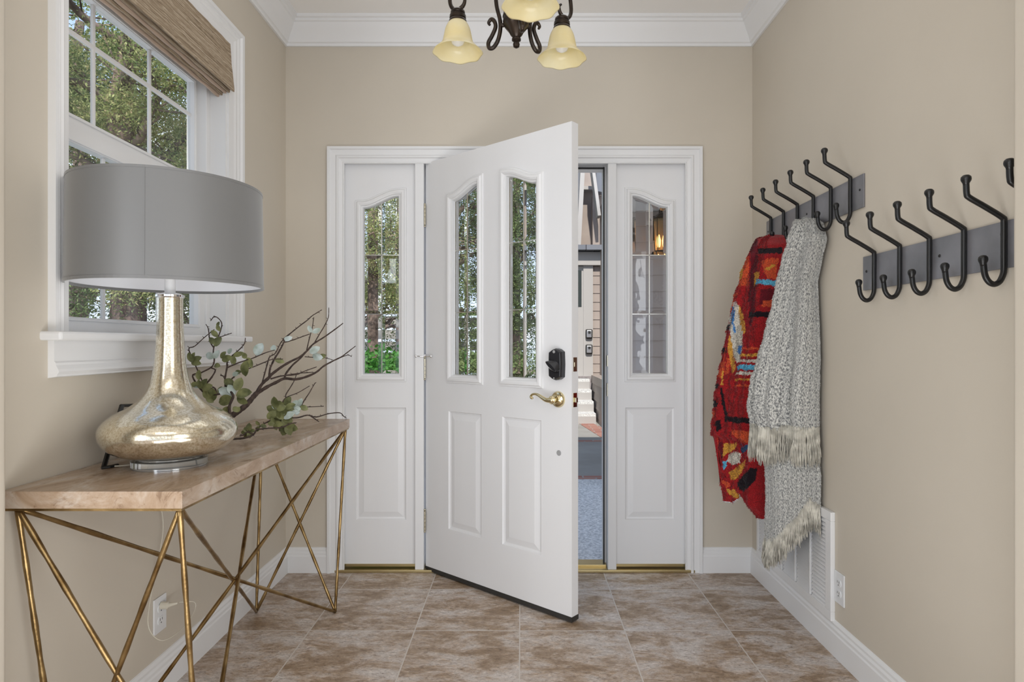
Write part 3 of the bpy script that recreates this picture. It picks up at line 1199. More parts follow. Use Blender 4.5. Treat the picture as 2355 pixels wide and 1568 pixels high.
part('socket', bm, M['vinyl'], lamp, angle=30)
bm = nb()
lathe(bm, [(0.010, 1.388), (0.016, 1.41), (0.030, 1.45), (0.030, 1.47), (0.018, 1.495), (0.003, 1.50)], (LX, LY, 0), 24)
part('bulb', bm, M['bulb'], lamp, smooth=True)
# shade: slightly tipped, as in the photo
tilt = Matrix.Rotation(R(0.0), 4, 'Y') @ Matrix.Rotation(R(0.0), 4, 'X')
sc0 = Vector((LX, LY, 1.43))
Ts = lambda p: sc0 + (tilt @ p)
SB, STp = -0.131, 0.137
sh = empty('lamp_shade')
sh.parent = lamp
rb_, rt_ = 0.2385, 0.2345


def ring_shell(bm_, r0a, r0b, r1a, r1b, za, zb, seg=96):
    # tube wall between outer radii (r0a,r0b) and inner radii (r1a,r1b)
    rings = []
    for (r, z) in ((r0a, za), (r0b, zb), (r1b, zb), (r1a, za)):
        rings.append([bm_.verts.new(Ts(Vector((r * math.cos(2 * PI * k / seg), r * math.sin(2 * PI * k / seg), z)))) for k in range(seg)])
    for i in range(4):
        a, b = rings[i], rings[(i + 1) % 4]
        for k in range(seg):
            bm_.faces.new((a[k], a[(k + 1) % seg], b[(k + 1) % seg], b[k]))


bm = nb()
ring_shell(bm, rb_, rt_, rb_ - 0.0012, rt_ - 0.0012, SB, STp)
o = part('shade_fabric', bm, M['shade'], lamp, angle=40)
o.parent = sh
bm = nb()
ring_shell(bm, rb_ - 0.0014, rt_ - 0.0014, rb_ - 0.0022, rt_ - 0.0022, SB + 0.001, STp - 0.001)
o = part('shade_liner', bm, M['shade_in'], lamp, angle=40)
o.parent = sh
bm = nb()
ring_shell(bm, rb_ + 0.0008, rb_ + 0.0008, rb_ - 0.003, rb_ - 0.003, SB - 0.0015, SB + 0.006)
ring_shell(bm, rt_ + 0.0008, rt_ + 0.0008, rt_ - 0.003, rt_ - 0.003, STp - 0.005, STp + 0.0015)
ang = math.atan2(-LY, -LX) - R(13)
c_, s_ = math.cos(ang), math.sin(ang)
rT = lambda u, v, w_: Ts(Vector(((0.2365 + w_ - 0.0 + (v * -0.0149)) * c_ - u * s_, (0.2365 + w_ + (v * -0.0149)) * s_ + u * c_, v)))
boxT(bm, rT, -0.0008, 0.0008, SB, STp, 0.0, 0.0011)
o = part('shade_seam', bm, M['shade'], lamp)
o.parent = sh
bm = nb()
for k in range(3):
    a = 2 * PI * k / 3 + 0.4
    tube(bm, [Ts(Vector((0.0, 0, STp - 0.02))), Ts(Vector(((rt_ - 0.004) * math.cos(a), (rt_ - 0.004) * math.sin(a), STp - 0.004)))], 0.0018, 8)
tube(bm, [Ts(Vector((0.0, 0, STp - 0.025))), Ts(Vector((0.0, 0, STp + 0.01)))], 0.005, 10)
tube(bm, spline([(LX + 0.02, LY, 1.345), (LX + 0.055, LY, 1.40), (LX + 0.05, LY, 1.49), (LX, LY, 1.545), (LX - 0.05, LY, 1.49), (LX - 0.055, LY, 1.40), (LX - 0.02, LY, 1.345)], 6), 0.0018, 8)
part('harp', bm, M['chrome'], lamp, smooth=True)
# cord and plug
bm = nb()
cp = [(LX - 0.085, LY - 0.02, TZ + 0.006), (LX - 0.125, LY - 0.03, TZ + 0.003), (LX - 0.17, LY + 0.02, TZ + 0.003), (-1.172, 1.83, TZ + 0.003), (-1.1755, 1.92, TZ + 0.001), (-1.1775, 1.955, TZ - 0.02)]
cp = [(LX - 0.085, LY - 0.02, TZ + 0.006), (LX - 0.125, LY - 0.03, TZ + 0.0035), (LX - 0.17, LY - 0.02, TZ + 0.0035), (-1.168, LY + 0.06, TZ + 0.0035)]
tube(bm, spline(cp, 6), 0.0022, 8)
cp2 = [(-1.168, 1.99, TZ - 0.045), (-1.166, 2.01, 0.66), (-1.160, 2.025, 0.55), (-1.158, 1.99, 0.44), (-1.150, 1.935, 0.34), (-1.135, 1.905, 0.275), (-1.11, 1.93, 0.225), (-1.09, 2.00, 0.225), (-1.085, 2.07, 0.25), (-1.09, 2.085, 0.280), (-1.125, 2.055, 0.292)]
tube(bm, spline(cp2, 6), 0.0016, 8)
part('cord', bm, M['cord'], lamp, smooth=True)
bm = nb()
tube(bm, [(-1.172, 2.034, 0.290), (-1.150, 2.036, 0.290), (-1.148, 2.037, 0.290), (-1.128, 2.050, 0.291)], [0.012, 0.012, 0.007, 0.004], 12)
part('plug', bm, M['cord'], lamp, angle=30)

# small dark easel half hidden behind the lamp
ez = empty('display_easel', 'small black metal easel standing behind the glass lamp', 'easel', (-1.13, 1.76, TZ))
bm = nb()
ea, eb = Vector((-1.112, 1.665, TZ + 0.004)), Vector((-1.150, 1.80, TZ + 0.155))
tube(bm, [ea, eb], 0.0065, 6)
tube(bm, [ea + Vector((0.0, -0.010, -0.000)), ea + Vector((0.012, 0.004, 0.0)), ea + Vector((0.018, 0.03, 0.0))], 0.0042, 6)
part('leg', bm, M['black'], ez)
bm = nb()
tube(bm, [Vector((-1.162, 1.93, TZ + 0.004)), Vector((-1.150, 1.86, TZ + 0.150))], 0.0045, 6)
part('leg', bm, M['black'], ez)
bm = nb()
tube(bm, [eb + Vector((0, -0.006, 0)), Vector((-1.150, 1.868, TZ + 0.150))], 0.0045, 6)
part('crossbar', bm, M['black'], ez)

# ------------------------------------------------------------------ branches on the console
def cpx(x, y):
    return 430 + x / 4.6125, 690 + y / 4.6125


def leaf_geo(b_, base_, dir_, nrm_, ln, wd, seed=0):
    d_ = dir_.normalized()
    n_ = (nrm_ - d_ * nrm_.dot(d_)).normalized()
    s2 = d_.cross(n_)
    rows = 8
    prev_ = None
    for i in range(rows + 1):
        t = i / rows
        wdt = wd * 1.12 * (math.sin(PI * t) ** 0.6 if 0 < t < 1 else 0.03)
        bend = -0.16 * ln * t * t
        c_ = base_ + d_ * (ln * t) + n_ * bend
        row = [b_.verts.new(c_ + s2 * (wdt * q) + n_ * (abs(q) * wdt * 0.28)) for q in (-0.5, 0, 0.5)]
        if prev_:
            for k in range(2):
                b_.faces.new((prev_[k], prev_[k + 1], row[k + 1], row[k]))
        prev_ = row


def branch_thing(name, label, stems, leaves, base_pt, seed, thorns=True):
    rnd = random.Random(seed)
    root = empty(name, label, 'branch', tuple(base_pt), 'artificial branches lying on the console')
    bs = nb()
    for pts_, ya, yb, r0, r1 in stems:
        W = []
        n_ = len(pts_)
        for i, (x, y) in enumerate(pts_):
            t = i / (n_ - 1)
            yy = ya + (yb - ya) * t
            p_ = P(*cpx(x, y), yy)
            p_.z = max(p_.z, TZ + 0.004) if TX0 < p_.x < TX1 + 0.01 and TY0 < p_.y < TY1 + 0.01 else p_.z
            p_.x = max(p_.x, XL + 0.02)
            W.append(p_)
        sp_ = spline(W, 5)
        m_ = len(sp_)
        rads = [(r0 + (r1 - r0) * i / m_) * (1 + rnd.uniform(-0.12, 0.12)) for i in range(m_)]
        tube(bs, sp_, rads, 7)
        if thorns and r0 < 0.004:
            for i in range(2, m_ - 1, 3):
                q = sp_[i]
                dv = Vector((rnd.uniform(-1, 1), rnd.uniform(-1, 1), rnd.uniform(-0.3, 1))).normalized() * rnd.uniform(0.006, 0.010)
                tube(bs, [q, q + dv], [0.0013, 0.0008], 5)
    part('stem', bs, M['bark_twig'], root, smooth=True)
    for (x, y, ang_, ln, wr, kind, yy) in leaves:
        b_ = nb()
        base_ = P(*cpx(x, y), yy)
        s = yy / FPX / 4.6125
        a = R(ang_)
        dir_ = Vector((math.cos(a), rnd.uniform(-0.35, 0.1), math.sin(a)))
        nrm_ = Vector((rnd.uniform(-0.35, 0.35), -1, rnd.uniform(-0.2, 0.5)))
        leaf_geo(b_, base_, dir_, nrm_, ln * s * 1.12, ln * s * wr * 1.12)
        for v_ in b_.verts:
            v_.co.x = max(v_.co.x, XL + 0.012)
        lf = part('leaf', b_, M['leaf_pale'] if kind else M['leaf_olive'], root, smooth=True)
        if kind:
            lf['label'] = 'pale grey green leaf'
    return root


stA = [([(360, 1400), (430, 1280), (490, 1215), (570, 1160), (640, 1100), (700, 1030), (740, 985)], 2.05, 2.22, 0.0105, 0.0085),
       ([(740, 990), (850, 920), (950, 870), (1035, 832), (1150, 840), (1260, 815), (1370, 765), (1450, 700), (1550, 645), (1640, 600), (1700, 555), (1788, 487)], 2.22, 2.62, 0.0065, 0.0016),
       ([(735, 985), (800, 885), (870, 820), (900, 785), (1000, 710), (1100, 650), (1200, 600), (1280, 530), (1340, 465), (1450, 395), (1570, 310), (1610, 280), (1655, 245)], 2.22, 2.55, 0.0062, 0.0018),
       ([(1035, 832), (1050, 780), (1120, 690), (1200, 620), (1270, 540), (1320, 490)], 2.35, 2.46, 0.0040, 0.0028),
       ([(870, 820), (880, 730), (900, 680), (930, 620), (980, 540), (1030, 440), (1025, 415), (1100, 350), (1200, 270), (1280, 210), (1330, 165), (1430, 103)], 2.27, 2.45, 0.0038, 0.0016),
       ([(1030, 450), (1120, 425), (1230, 385), (1300, 360)], 2.36, 2.42, 0.0022, 0.0015),
       ([(800, 870), (830, 760), (860, 650), (880, 600), (940, 560), (990, 460), (1030, 410)], 2.25, 2.36, 0.0026, 0.0018),
       ([(890, 835), (1000, 805), (1160, 790), (1230, 760), (1375, 708)], 2.28, 2.42, 0.0030, 0.0014),
       ([(1060, 795), (1200, 775), (1340, 765)], 2.36, 2.44, 0.0022, 0.0016),
       ([(1270, 530), (1300, 400), (1330, 290), (1345, 180)], 2.40, 2.40, 0.0022, 0.0015),
       ([(1345, 465), (1400, 370), (1460, 270), (1500, 180), (1505, 80)], 2.42, 2.46, 0.0022, 0.0013),
       ([(1250, 600), (1370, 610), (1460, 612), (1550, 635)], 2.42, 2.5, 0.0018, 0.0013),
       ([(1550, 645), (1680, 590), (1720, 585), (1745, 600)], 2.52, 2.58, 0.0018, 0.0013)]
lvA = [(1325, 345, 115, 75, 0.5, 1, 2.39), (1330, 345, 25, 85, 0.5, 1, 2.39), (1300, 560, 30, 110, 0.55, 1, 2.43), (1330, 590, -10, 110, 0.6, 1, 2.44),
       (1400, 610, 20, 75, 0.6, 0, 2.45), (1025, 425, 20, 85, 0.5, 1, 2.36), (930, 630, -15, 90, 0.5, 0, 2.30)]
branch_thing('dried_branch', 'tall forked brown branch rising from behind the lamp towards the door', stA, lvA, P(*cpx(430, 1330), 2.1), 3)
stC = [([(480, 1400), (470, 1280), (450, 1130), (490, 1010), (410, 930)], 2.02, 2.12, 0.0050, 0.0042),
       ([(410, 930), (405, 830), (425, 715), (430, 650), (480, 590), (560, 520), (610, 460), (620, 400)], 2.12, 2.16, 0.0034, 0.0014),
       ([(430, 715), (560, 660), (700, 615), (830, 560), (930, 530)], 2.13, 2.2, 0.0026, 0.0014),
       ([(410, 925), (480, 830), (580, 755), (700, 710), (820, 660), (900, 630), (1020, 625)], 2.12, 2.22, 0.0028, 0.0013),
       ([(410, 940), (330, 1000), (300, 940), (270, 920)], 2.12, 2.10, 0.0040, 0.0022),
       ([(330, 1000), (200, 1000), (60, 810), (150, 770), (260, 710), (290, 640), (280, 540), (300, 450), (340, 370), (370, 260), (340, 200), (290, 175), (250, 220)], 2.10, 2.12, 0.0030, 0.0014),
       ([(180, 900), (60, 620), (20, 515), (80, 490), (180, 400), (290, 310)], 2.10, 2.12, 0.0022, 0.0013),
       ([(280, 500), (245, 440), (235, 370), (225, 300), (200, 255)], 2.11, 2.11, 0.0022, 0.0013),
       ([(330, 400), (400, 375), (475, 350)], 2.11, 2.12, 0.0018, 0.0012),
       ([(150, 925), (220, 870), (280, 790), (300, 740), (260, 720)], 2.10, 2.11, 0.0032, 0.0020),
       ([(405, 840), (390, 810), (355, 795)], 2.12, 2.12, 0.0028, 0.0020)]
lvC = [(350, 330, 120, 70, 0.5, 0, 2.10), (330, 390, 135, 90, 0.5, 0, 2.10), (290, 470, 120, 80, 0.6, 0, 2.10), (290, 490, 55, 105, 0.75, 0, 2.10),
       (320, 290, 70, 60, 0.5, 0, 2.10), (60, 660, 110, 100, 0.5, 0, 2.08), (50, 665, 75, 105, 0.5, 0, 2.08), (40, 655, 25, 110, 0.5, 0, 2.08), (45, 660, -5, 105, 0.5, 0, 2.08),
       (300, 600, 170, 105, 0.6, 1, 2.10), (290, 620, 60, 90, 0.6, 1, 2.10), (290, 690, -5, 65, 0.7, 0, 2.10), (360, 620, 60, 80, 0.6, 0, 2.12),
       (370, 640, 20, 110, 0.55, 0, 2.12), (490, 590, -90, 85, 0.6, 0, 2.13), (490, 590, 15, 110, 0.4, 0, 2.13), (440, 570, 60, 60, 0.7, 1, 2.13),
       (735, 590, 70, 130, 0.7, 1, 2.18), (630, 620, 120, 60, 0.8, 0, 2.16), (630, 640, -95, 150, 0.6, 0, 2.15), (640, 610, -60, 110, 0.55, 0, 2.16),
       (930, 540, 110, 60, 0.9, 1, 2.20), (480, 790, 10, 70, 0.6, 1, 2.13), (510, 770, 15, 60, 0.6, 0, 2.13),
       (500, 900, 150, 105, 0.65, 0, 2.12), (520, 960, 70, 130, 0.62, 0, 2.10), (520, 1010, 15, 155, 0.58, 0, 2.10), (530, 1020, -35, 120, 0.6, 0, 2.10),
       (510, 1000, 120, 110, 0.6, 1, 2.11), (500, 1000, 160, 150, 0.55, 1, 2.11), (490, 1040, 195, 150, 0.62, 0, 2.09), (460, 1130, 225, 110, 0.6, 0, 2.08),
       (330, 985, 60, 70, 0.5, 0, 2.11), (320, 1000, 140, 100, 0.5, 0, 2.10), (320, 1010, 215, 100, 0.55, 0, 2.10), (130, 850, 95, 100, 0.5, 0, 2.08),
       (150, 920, 160, 90, 0.6, 1, 2.08), (150, 930, 60, 100, 0.55, 0, 2.08), (160, 950, 25, 110, 0.6, 0, 2.08), (170, 960, -45, 110, 0.6, 0, 2.08),
       (160, 940, 110, 90, 0.6, 0, 2.08), (250, 990, 150, 90, 0.6, 0, 2.09), (200, 1040, -30, 80, 0.5, 0, 2.08), (540, 1180, 130, 60, 0.8, 0, 2.09), (520, 1190, 60, 60, 0.7, 0, 2.09),
       (430, 1200, -80, 70, 0.5, 0, 2.08), (120, 880, 200, 80, 0.6, 0, 2.08), (230, 1020, 60, 80, 0.7, 0, 2.08)]
branch_thing('leafy_branch', 'upright leafy sprig with olive leaves just behind the lamp neck', stC, lvC, P(*cpx(480, 1300), 2.04), 5)
stB = [([(420, 1475), (545, 1470), (640, 1455), (710, 1420), (740, 1370), (800, 1320), (880, 1280), (950, 1240), (1010, 1215), (1100, 1180), (1200, 1140), (1350, 1130), (1450, 1125)], 2.00, 2.40, 0.0036, 0.0014),
       ([(1200, 1140), (1240, 1070), (1300, 980), (1345, 900), (1362, 875)], 2.30, 2.36, 0.0024, 0.0014),
       ([(960, 1190), (1005, 1100), (1050, 1035), (1180, 980), (1300, 910)], 2.2, 2.3, 0.0022, 0.0013),
       ([(1050, 1035), (1050, 1000), (1100, 920), (1140, 850), (1160, 790)], 2.22, 2.3, 0.0022, 0.0013),
       ([(740, 1370), (860, 1360), (1000, 1350), (1100, 1310), (1160, 1300)], 2.08, 2.2, 0.0028, 0.0016),
       ([(1070, 1250), (1180, 1245), (1280, 1220), (1370, 1240), (1500, 1205), (1620, 1195), (1660, 1230), (1690, 1285)], 2.32, 2.78, 0.0030, 0.0018),
       ([(1300, 1222), (1350, 1255), (1400, 1290)], 2.42, 2.46, 0.0024, 0.0016),
       ([(700, 1420), (640, 1400), (600, 1430), (560, 1440)], 2.06, 2.03, 0.0028, 0.002)]
lvB = []
rl = random.Random(11)
for (x, y, n_, ln, lo_) in ((950, 1160, 9, 105, 0.1), (1040, 1150, 9, 105, 0.3), (1010, 1250, 9, 110, 0.1), (1110, 1150, 8, 95, 0.4), (1060, 1320, 9, 110, 0.0), (1190, 1130, 4, 90, 0.7), (640, 1400, 6, 75, 0.6), (770, 1340, 3, 70, 0.1), (920, 1310, 4, 85, 0.1)):
    for k in range(n_):
        lvB.append((x + rl.uniform(-15, 15), y + rl.uniform(-15, 15), 360 * k / n_ + rl.uniform(-25, 25), ln * rl.uniform(0.75, 1.1), rl.uniform(0.5, 0.68), 1 if rl.random() < lo_ * 0.6 else 0, 2.20 + (x - 950) / 1000 * 0.3 + rl.uniform(-0.015, 0.015)))
branch_thing('trailing_branch', 'low leafy branch trailing along the tabletop to its far corner', stB, lvB, P(*cpx(700, 1420), 2.07), 8)

# ------------------------------------------------------------------ outlets
def outlet(name, label, T, uc, vc):
    root = empty(name, label, 'outlet', tuple(T(uc, vc, 0)), 'wall outlets')
    b = nb()
    boxT(b, T, uc - 0.035, uc + 0.035, vc - 0.0575, vc + 0.0575, 0.0, 0.005)
    pl = part('cover_plate', b, M['ivory'], root, bevel=0.002)
    for s in (-1, 1):
        b = nb()
        n_ = 20
        rg = []
        for w_ in (0.004, 0.0075):
            rg.append([b.verts.new(T(uc + 0.0165 * math.cos(2 * PI * k / n_), vc + s * 0.0195 + max(-0.0125, min(0.0125, 0.0165 * math.sin(2 * PI * k / n_))), w_)) for k in range(n_)])
        for k in range(n_):
            b.faces.new((rg[0][k], rg[0][(k + 1) % n_], rg[1][(k + 1) % n_], rg[1][k]))
        b.faces.new(rg[1])
        sk = part('socket_face', b, M['ivory'], root)
        b = nb()
        for du in (-0.006, 0.006):
            boxT(b, T, uc + du - 0.001, uc + du + 0.001, vc + s * 0.0195 + 0.000, vc + s * 0.0195 + 0.008, 0.0073, 0.0078)
        boxT(b, T, uc - 0.002, uc + 0.002, vc + s * 0.0195 - 0.009, vc + s * 0.0195 - 0.005, 0.0073, 0.0078)
        q = part('slots', b, M['slot'], root)
        q.parent = sk
    return root


outlet('wall_outlet', 'white wall outlet under the console with the lamp plugged in', TLw, 2.034, 0.262)
outlet('wall_outlet', 'white wall outlet beside the air grille, nothing plugged in', TRw, 2.268, 0.254)

# ------------------------------------------------------------------ return-air grille
gr = empty('air_grille', 'large white metal air return grille low on the right wall', 'vent', (XR, 2.65, 0.30))
GY0, GY1, GZ0, GZ1 = 2.304, 3.03, 0.118, 0.520
bm = nb()
cols = [2.340 + i * 0.1345 for i in range(6)]
nsl = 22
gz0, gz1 = GZ0 + 0.034, GZ1 - 0.034
boxT(bm, TRw, GY0, GY1, GZ0, gz0, 0.0, 0.017)
boxT(bm, TRw, GY0, GY1, gz1, GZ1, 0.0, 0.017)
boxT(bm, TRw, GY0, cols[0] + 0.006, gz0, gz1, 0.0, 0.017)
boxT(bm, TRw, cols[5] - 0.006, GY1, gz0, gz1, 0.0, 0.017)
for i in range(1, 5):
    boxT(bm, TRw, cols[i] - 0.005, cols[i] + 0.005, gz0, gz1, 0.0, 0.0172)
part('frame', bm, M['white'], gr, bevel=0.002)
bm = nb()
boxT(bm, TRw, GY0 + 0.02, GY1 - 0.02, gz0 - 0.005, gz1 + 0.005, 0.0005, 0.002)
part('backing', bm, M['slot'], gr)
for i in range(5):
    bm = nb()
    a, b = cols[i] + 0.008, cols[i + 1] - 0.016
    for k in range(nsl):
        z = gz0 + (gz1 - gz0) * (k + 0.5) / nsl
        hgt = (gz1 - gz0) / nsl
        v = [bm.verts.new(TRw(u, z + dz, w_)) for u in (a, b) for dz, w_ in ((hgt * 0.55, 0.004), (hgt * 0.60, 0.005), (-hgt * 0.40, 0.0165), (-hgt * 0.46, 0.0155))]
        for f in ((0, 1, 5, 4), (1, 2, 6, 5), (2, 3, 7, 6), (3, 0, 4, 7), (0, 3, 2, 1), (4, 5, 6, 7)):
            bm.faces.new([v[j] for j in f])
    part('louvers', bm, M['white'], gr)

# ------------------------------------------------------------------ coat racks
def hook_meshes():
    """profile in (w from the wall, z from the plate centre)"""
    up = spline([(0.012, 0, -0.058), (0.012, 0, 0.0), (0.012, 0, 0.054), (0.016, 0, 0.064), (0.058, 0, 0.090), (0.094, 0, 0.111), (0.1005, 0, 0.121), (0.102, 0, 0.155)], 5)
    dn = spline([(0.012, 0, -0.056), (0.0135, 0, -0.070), (0.022, 0, -0.088), (0.035, 0, -0.095), (0.048, 0, -0.089), (0.057, 0, -0.073), (0.0605, 0, -0.050), (0.0615, 0, -0.036)], 5)
    return dn[::-1] + up[1:]


HK = hook_meshes()


def coat_rack(label, yfar, zc, hooks, y_end):
    root = empty('coat_rack', label, 'coat rack', (XR, (yfar + y_end) / 2, zc), 'iron coat racks on the right wall')
    b = nb()
    boxT(b, TRw, y_end, yfar, zc - 0.0565, zc + 0.0565, 0.0005, 0.0065)
    part('back_plate', b, M['gun'], root, bevel=0.001)
    for y in hooks:
        b = nb()
        tube(b, [TRw(y, zc + p.z, p.x) for p in HK], 0.0068, 12)
        h = part('hook', b, M['black'], root, smooth=True)
        for e, s in ((HK[0], 0.0105), (HK[-1], 0.0115)):
            b = nb()
            pr_ = [(0.0062, -0.016), (0.0072, -0.010), (s * 0.92, -0.004), (s, 0.0), (s * 0.93, 0.005), (s * 0.6, 0.009), (0.001, 0.0105)]
            c0 = TRw(y, zc + e.z, e.x)
            lathe(b, [(a_, b_) for a_, b_ in pr_], c0, 14)
            q = part('knob', b, M['black'], root, smooth=True)
            q.parent = h
        for dz in (-0.026, 0.026):
            b = nb()
            sphere(b, TRw(y + 0.011, zc + dz, 0.0075), 0.0052, 10, 8, s=(0.7, 1, 1))
            q = part('rivet', b, M['black'], root, smooth=True)
            q.parent = h
    for y in (yfar - 0.022, (yfar + y_end) / 2, y_end + 0.022):
        b = nb()
        sphere(b, TRw(y, zc + 0.006, 0.007), 0.0042, 10, 8, s=(0.6, 1, 1))
        part('screw', b, M['black'], root, smooth=True)
    return root


coat_rack('farther, higher black iron coat rack, holding the two blankets', 2.935, 1.660, [2.869, 2.731, 2.594, 2.452, 2.314, 2.177], 2.103)
coat_rack('nearer, lower iron coat rack with nothing hanging on it', 2.106, 1.378, [2.030, 1.893, 1.755, 1.618, 1.484, 1.352], 1.334)

# ------------------------------------------------------------------ blankets
def interp(tab, y):
    if y <= tab[0][0]:
        return tab[0][1:]
    for a, b in zip(tab, tab[1:]):
        if y <= b[0]:
            t = (y - a[0]) / (b[0] - a[0])
            t = t * t * (3 - 2 * t) * 0.4 + t * 0.6
            return tuple(p + (q - p) * t for p, q in zip(a[1:], b[1:]))
    return tab[-1][1:]


def cloth(name, tab, Ynom, Xw, bfn, ytop, ybot, bottom, NT, NZ, amp, npl, parent, m, inset=0.0, seed=0, fine=0.0, thick=0.006, pinch=None):
    """bundle of cloth hanging against the right wall.  tab rows: (py, left px, right px).
    Every level is a pleated half oval standing off the wall; returns the object and its bottom points"""
    me_v, uvs = [], []

    def pt(th, py):
        lx, rx = interp(tab, py)
        kL, kR = (lx - VX) / FPX, (rx - VX) / FPX
        Yn = Xw / kR
        b = bfn(py)
        Yc = Yn + b
        a2 = (Xw - kL * Yc) ** 2 - (kL * b) ** 2
        a = math.sqrt(max(a2, 1e-4))
        z = EYE + (VY - py) / FPX * Ynom
        pl = 0
        for (A, n_, ph, dr) in amp:
            q = 0.5 - 0.5 * math.cos(n_ * th + ph + dr * (py - ytop) / 500)
            pl += A * (q ** 1.6)
        pl += fine * noise.noise(Vector((th * 9, py / 16.0, seed)))
        k = (1 - inset) * (1 - pl)
        return Vector((Xw - a * math.sin(th) * k, Yc - b * math.cos(th) * (1 - pl * 0.5) * (1 - inset * 0.4), z))
    grid = []
    ends = []
    for j in range(NT + 1):
        th = PI * (0.0 + 1.0 * j / NT)
        yb = ybot
        py = ytop
        while py < ybot:
            p_ = pt(th, py)
            sx = VX + p_.x / p_.y * FPX
            if py > bottom(sx, th):
                break
            py += 3
        yb = py
        colv = []
        for i in range(NZ + 1):
            py = ytop + (yb - ytop) * i / NZ
            p_ = pt(th, py)
            if i == 0 or True:
                # gather over the hook at the very top
                g_ = min(1.0, (py - ytop) / 22.0)
                p_.z += (math.sqrt(max(0, 1 - (1 - g_) ** 2)) - 1) * 0.0
            colv.append(p_)
        grid.append(colv)
        ends.append((th, colv[-1], sx, yb))
    verts = [p for c in grid for p in c]
    faces = []
    W_ = NZ + 1
    for j in range(NT):
        for i in range(NZ):
            faces.append((j * W_ + i, (j + 1) * W_ + i, (j + 1) * W_ + i + 1, j * W_ + i + 1))
    # close the top with a small domed cap
    cap = len(verts)
    top_c = sum((grid[j][0] for j in range(NT + 1)), Vector()) / (NT + 1)
    verts.append(Vector((min(top_c.x + 0.01, Xw), top_c.y, top_c.z + 0.012)))
    for j in range(NT):
        faces.append((cap, (j + 1) * W_, j * W_))
    me = bpy.data.meshes.new(name)
    me.from_pydata([tuple(v - Vector(parent.location)) for v in verts], [], faces)
    uvl = me.uv_layers.new(name='UVMap')
    for lp_ in me.loops:
        vi = lp_.vertex_index
        if vi == cap:
            uvl.data[lp_.index].uv = (0, 0)
        else:
            j, i = divmod(vi, W_)
            uvl.data[lp_.index].uv = (j / NT * 0.62, (EYE - grid[j][i].z))
    o_ = link_mesh(name, me, m, parent, smooth=True)
    return o_, ends, pt


grey = empty('throw_blanket', 'pale grey woven throw blanket with fringed ends on a hook', 'blanket', (1.10, 2.5, 1.60), 'blankets on the coat rack')
tabG = [(497, 1834, 1866), (506, 1822, 1884), (522, 1818, 1897), (560, 1804, 1905), (600, 1791, 1895), (650, 1776, 1886), (700, 1766, 1889), (760, 1748, 1893), (820, 1735, 1896), (880, 1719, 1894),
        (940, 1713, 1893), (980, 1722, 1893), (1010, 1724, 1896), (1050, 1722, 1897), (1090, 1730, 1896), (1160, 1733, 1895), (1220, 1731, 1893), (1260, 1732, 1890), (1320, 1736, 1888)]
bG = lambda py: 0.035 + 0.115 * min(1, (py - 497) / 330.0)
botG = lambda sx, th: 985 if sx > 1792 else 985 - (1792 - sx) * 0.0 + 6
ampG = [(0.36, 7.6, 2.2, 1.5), (0.12, 13.5, 1.0, -0.8), (0.03, 21, 2.2, 1.2)]
body1, endsG1, ptG1 = cloth('outer_fold', tabG, 2.42, 1.142, bG, 497, 1000, botG, 240, 150, ampG, 9, grey, M['boucle'], 0.0, 1, 0.03)


def botG2(sx, th):
    if sx < 1745:
        return 1292
    if sx < 1835:
        return 1290 - (sx - 1745) * 1.15
    if sx < 1862:
        return 1187 - (sx - 1835) * 1.5
    return 1147 + (sx - 1862) * 0.6


ampG2 = [(0.08, 4, 1.4, 1.0), (0.05, 11, 0.3, 1.0)]
tabG2 = [(py, a + (10 if py < 1030 else 0), b - (14 if py < 1000 else (9 if py < 1070 else 3))) for py, a, b in tabG]
body2, endsG2, ptG2 = cloth('inner_fold', tabG2, 2.42, 1.142, bG, 900, 1320, botG2, 240, 140, ampG2, 7, grey, M['boucle'], 0.20, 2, 0.03)


def fringe(name, ends, parent, L0, L1, step, seed, cond=lambda e: True, sway=(0, 0)):
    rnd = random.Random(seed)
    b = nb()
    for i in range(0, len(ends) - 1):
        e = ends[i]
        if not cond(e):
            continue
        for _ in range(step):
            nxt = ends[i + 1][1]
            p0 = e[1].lerp(nxt, rnd.random())
            ln = rnd.uniform(L0, L1)
            dx, dy = rnd.uniform(-0.012, 0.012) + sway[0] * ln, rnd.uniform(-0.012, 0.012) + sway[1] * ln
            pts_ = [p0 + Vector((0, 0, rnd.uniform(-0.002, 0.016))), p0 + Vector((dx * 0.3 + rnd.uniform(-0.003, 0.003), dy * 0.3, -ln * 0.33)), p0 + Vector((dx * 0.7 + rnd.uniform(-0.004, 0.004), dy * 0.7 + rnd.uniform(-0.004, 0.004), -ln * 0.68)), p0 + Vector((dx, dy, -ln))]
            for q in pts_:
                q.x = min(q.x, XR - 0.022)
            tube(b, spline(pts_, 2), [0.0021] * 5 + [0.0018, 0.0009], 4)
    return part(name, b, M['fringe'], parent, smooth=True)


fringe('outer_fringe', endsG1, grey, 0.10, 0.145, 3, 4, cond=lambda e: e[0] < 2.6)
fringe('lower_fringe', endsG2, grey, 0.065, 0.11, 3, 7, cond=lambda e: e[0] < 2.6 and e[2] > 1738)
# knotted corner tassel
bm = nb()
rnd = random.Random(9)
tp = min(endsG2[:200], key=lambda e: e[2])[1]
low = min(endsG2, key=lambda e: e[1].z)[1]
for k in range(34):
    a = rnd.uniform(0, 2 * PI)
    q0 = low + Vector((0.006 * math.cos(a), 0.006 * math.sin(a), 0.01))
    tube(bm, spline([q0, q0 + Vector((rnd.uniform(-0.008, 0.010), rnd.uniform(-0.008, 0.008), -0.025)), q0 + Vector((rnd.uniform(-0.006, 0.012), rnd.uniform(-0.008, 0.008), -rnd.uniform(0.045, 0.075)))], 3), 0.0019, 4)
part('corner_tassel', bm, M['fringe'], grey, smooth=True)

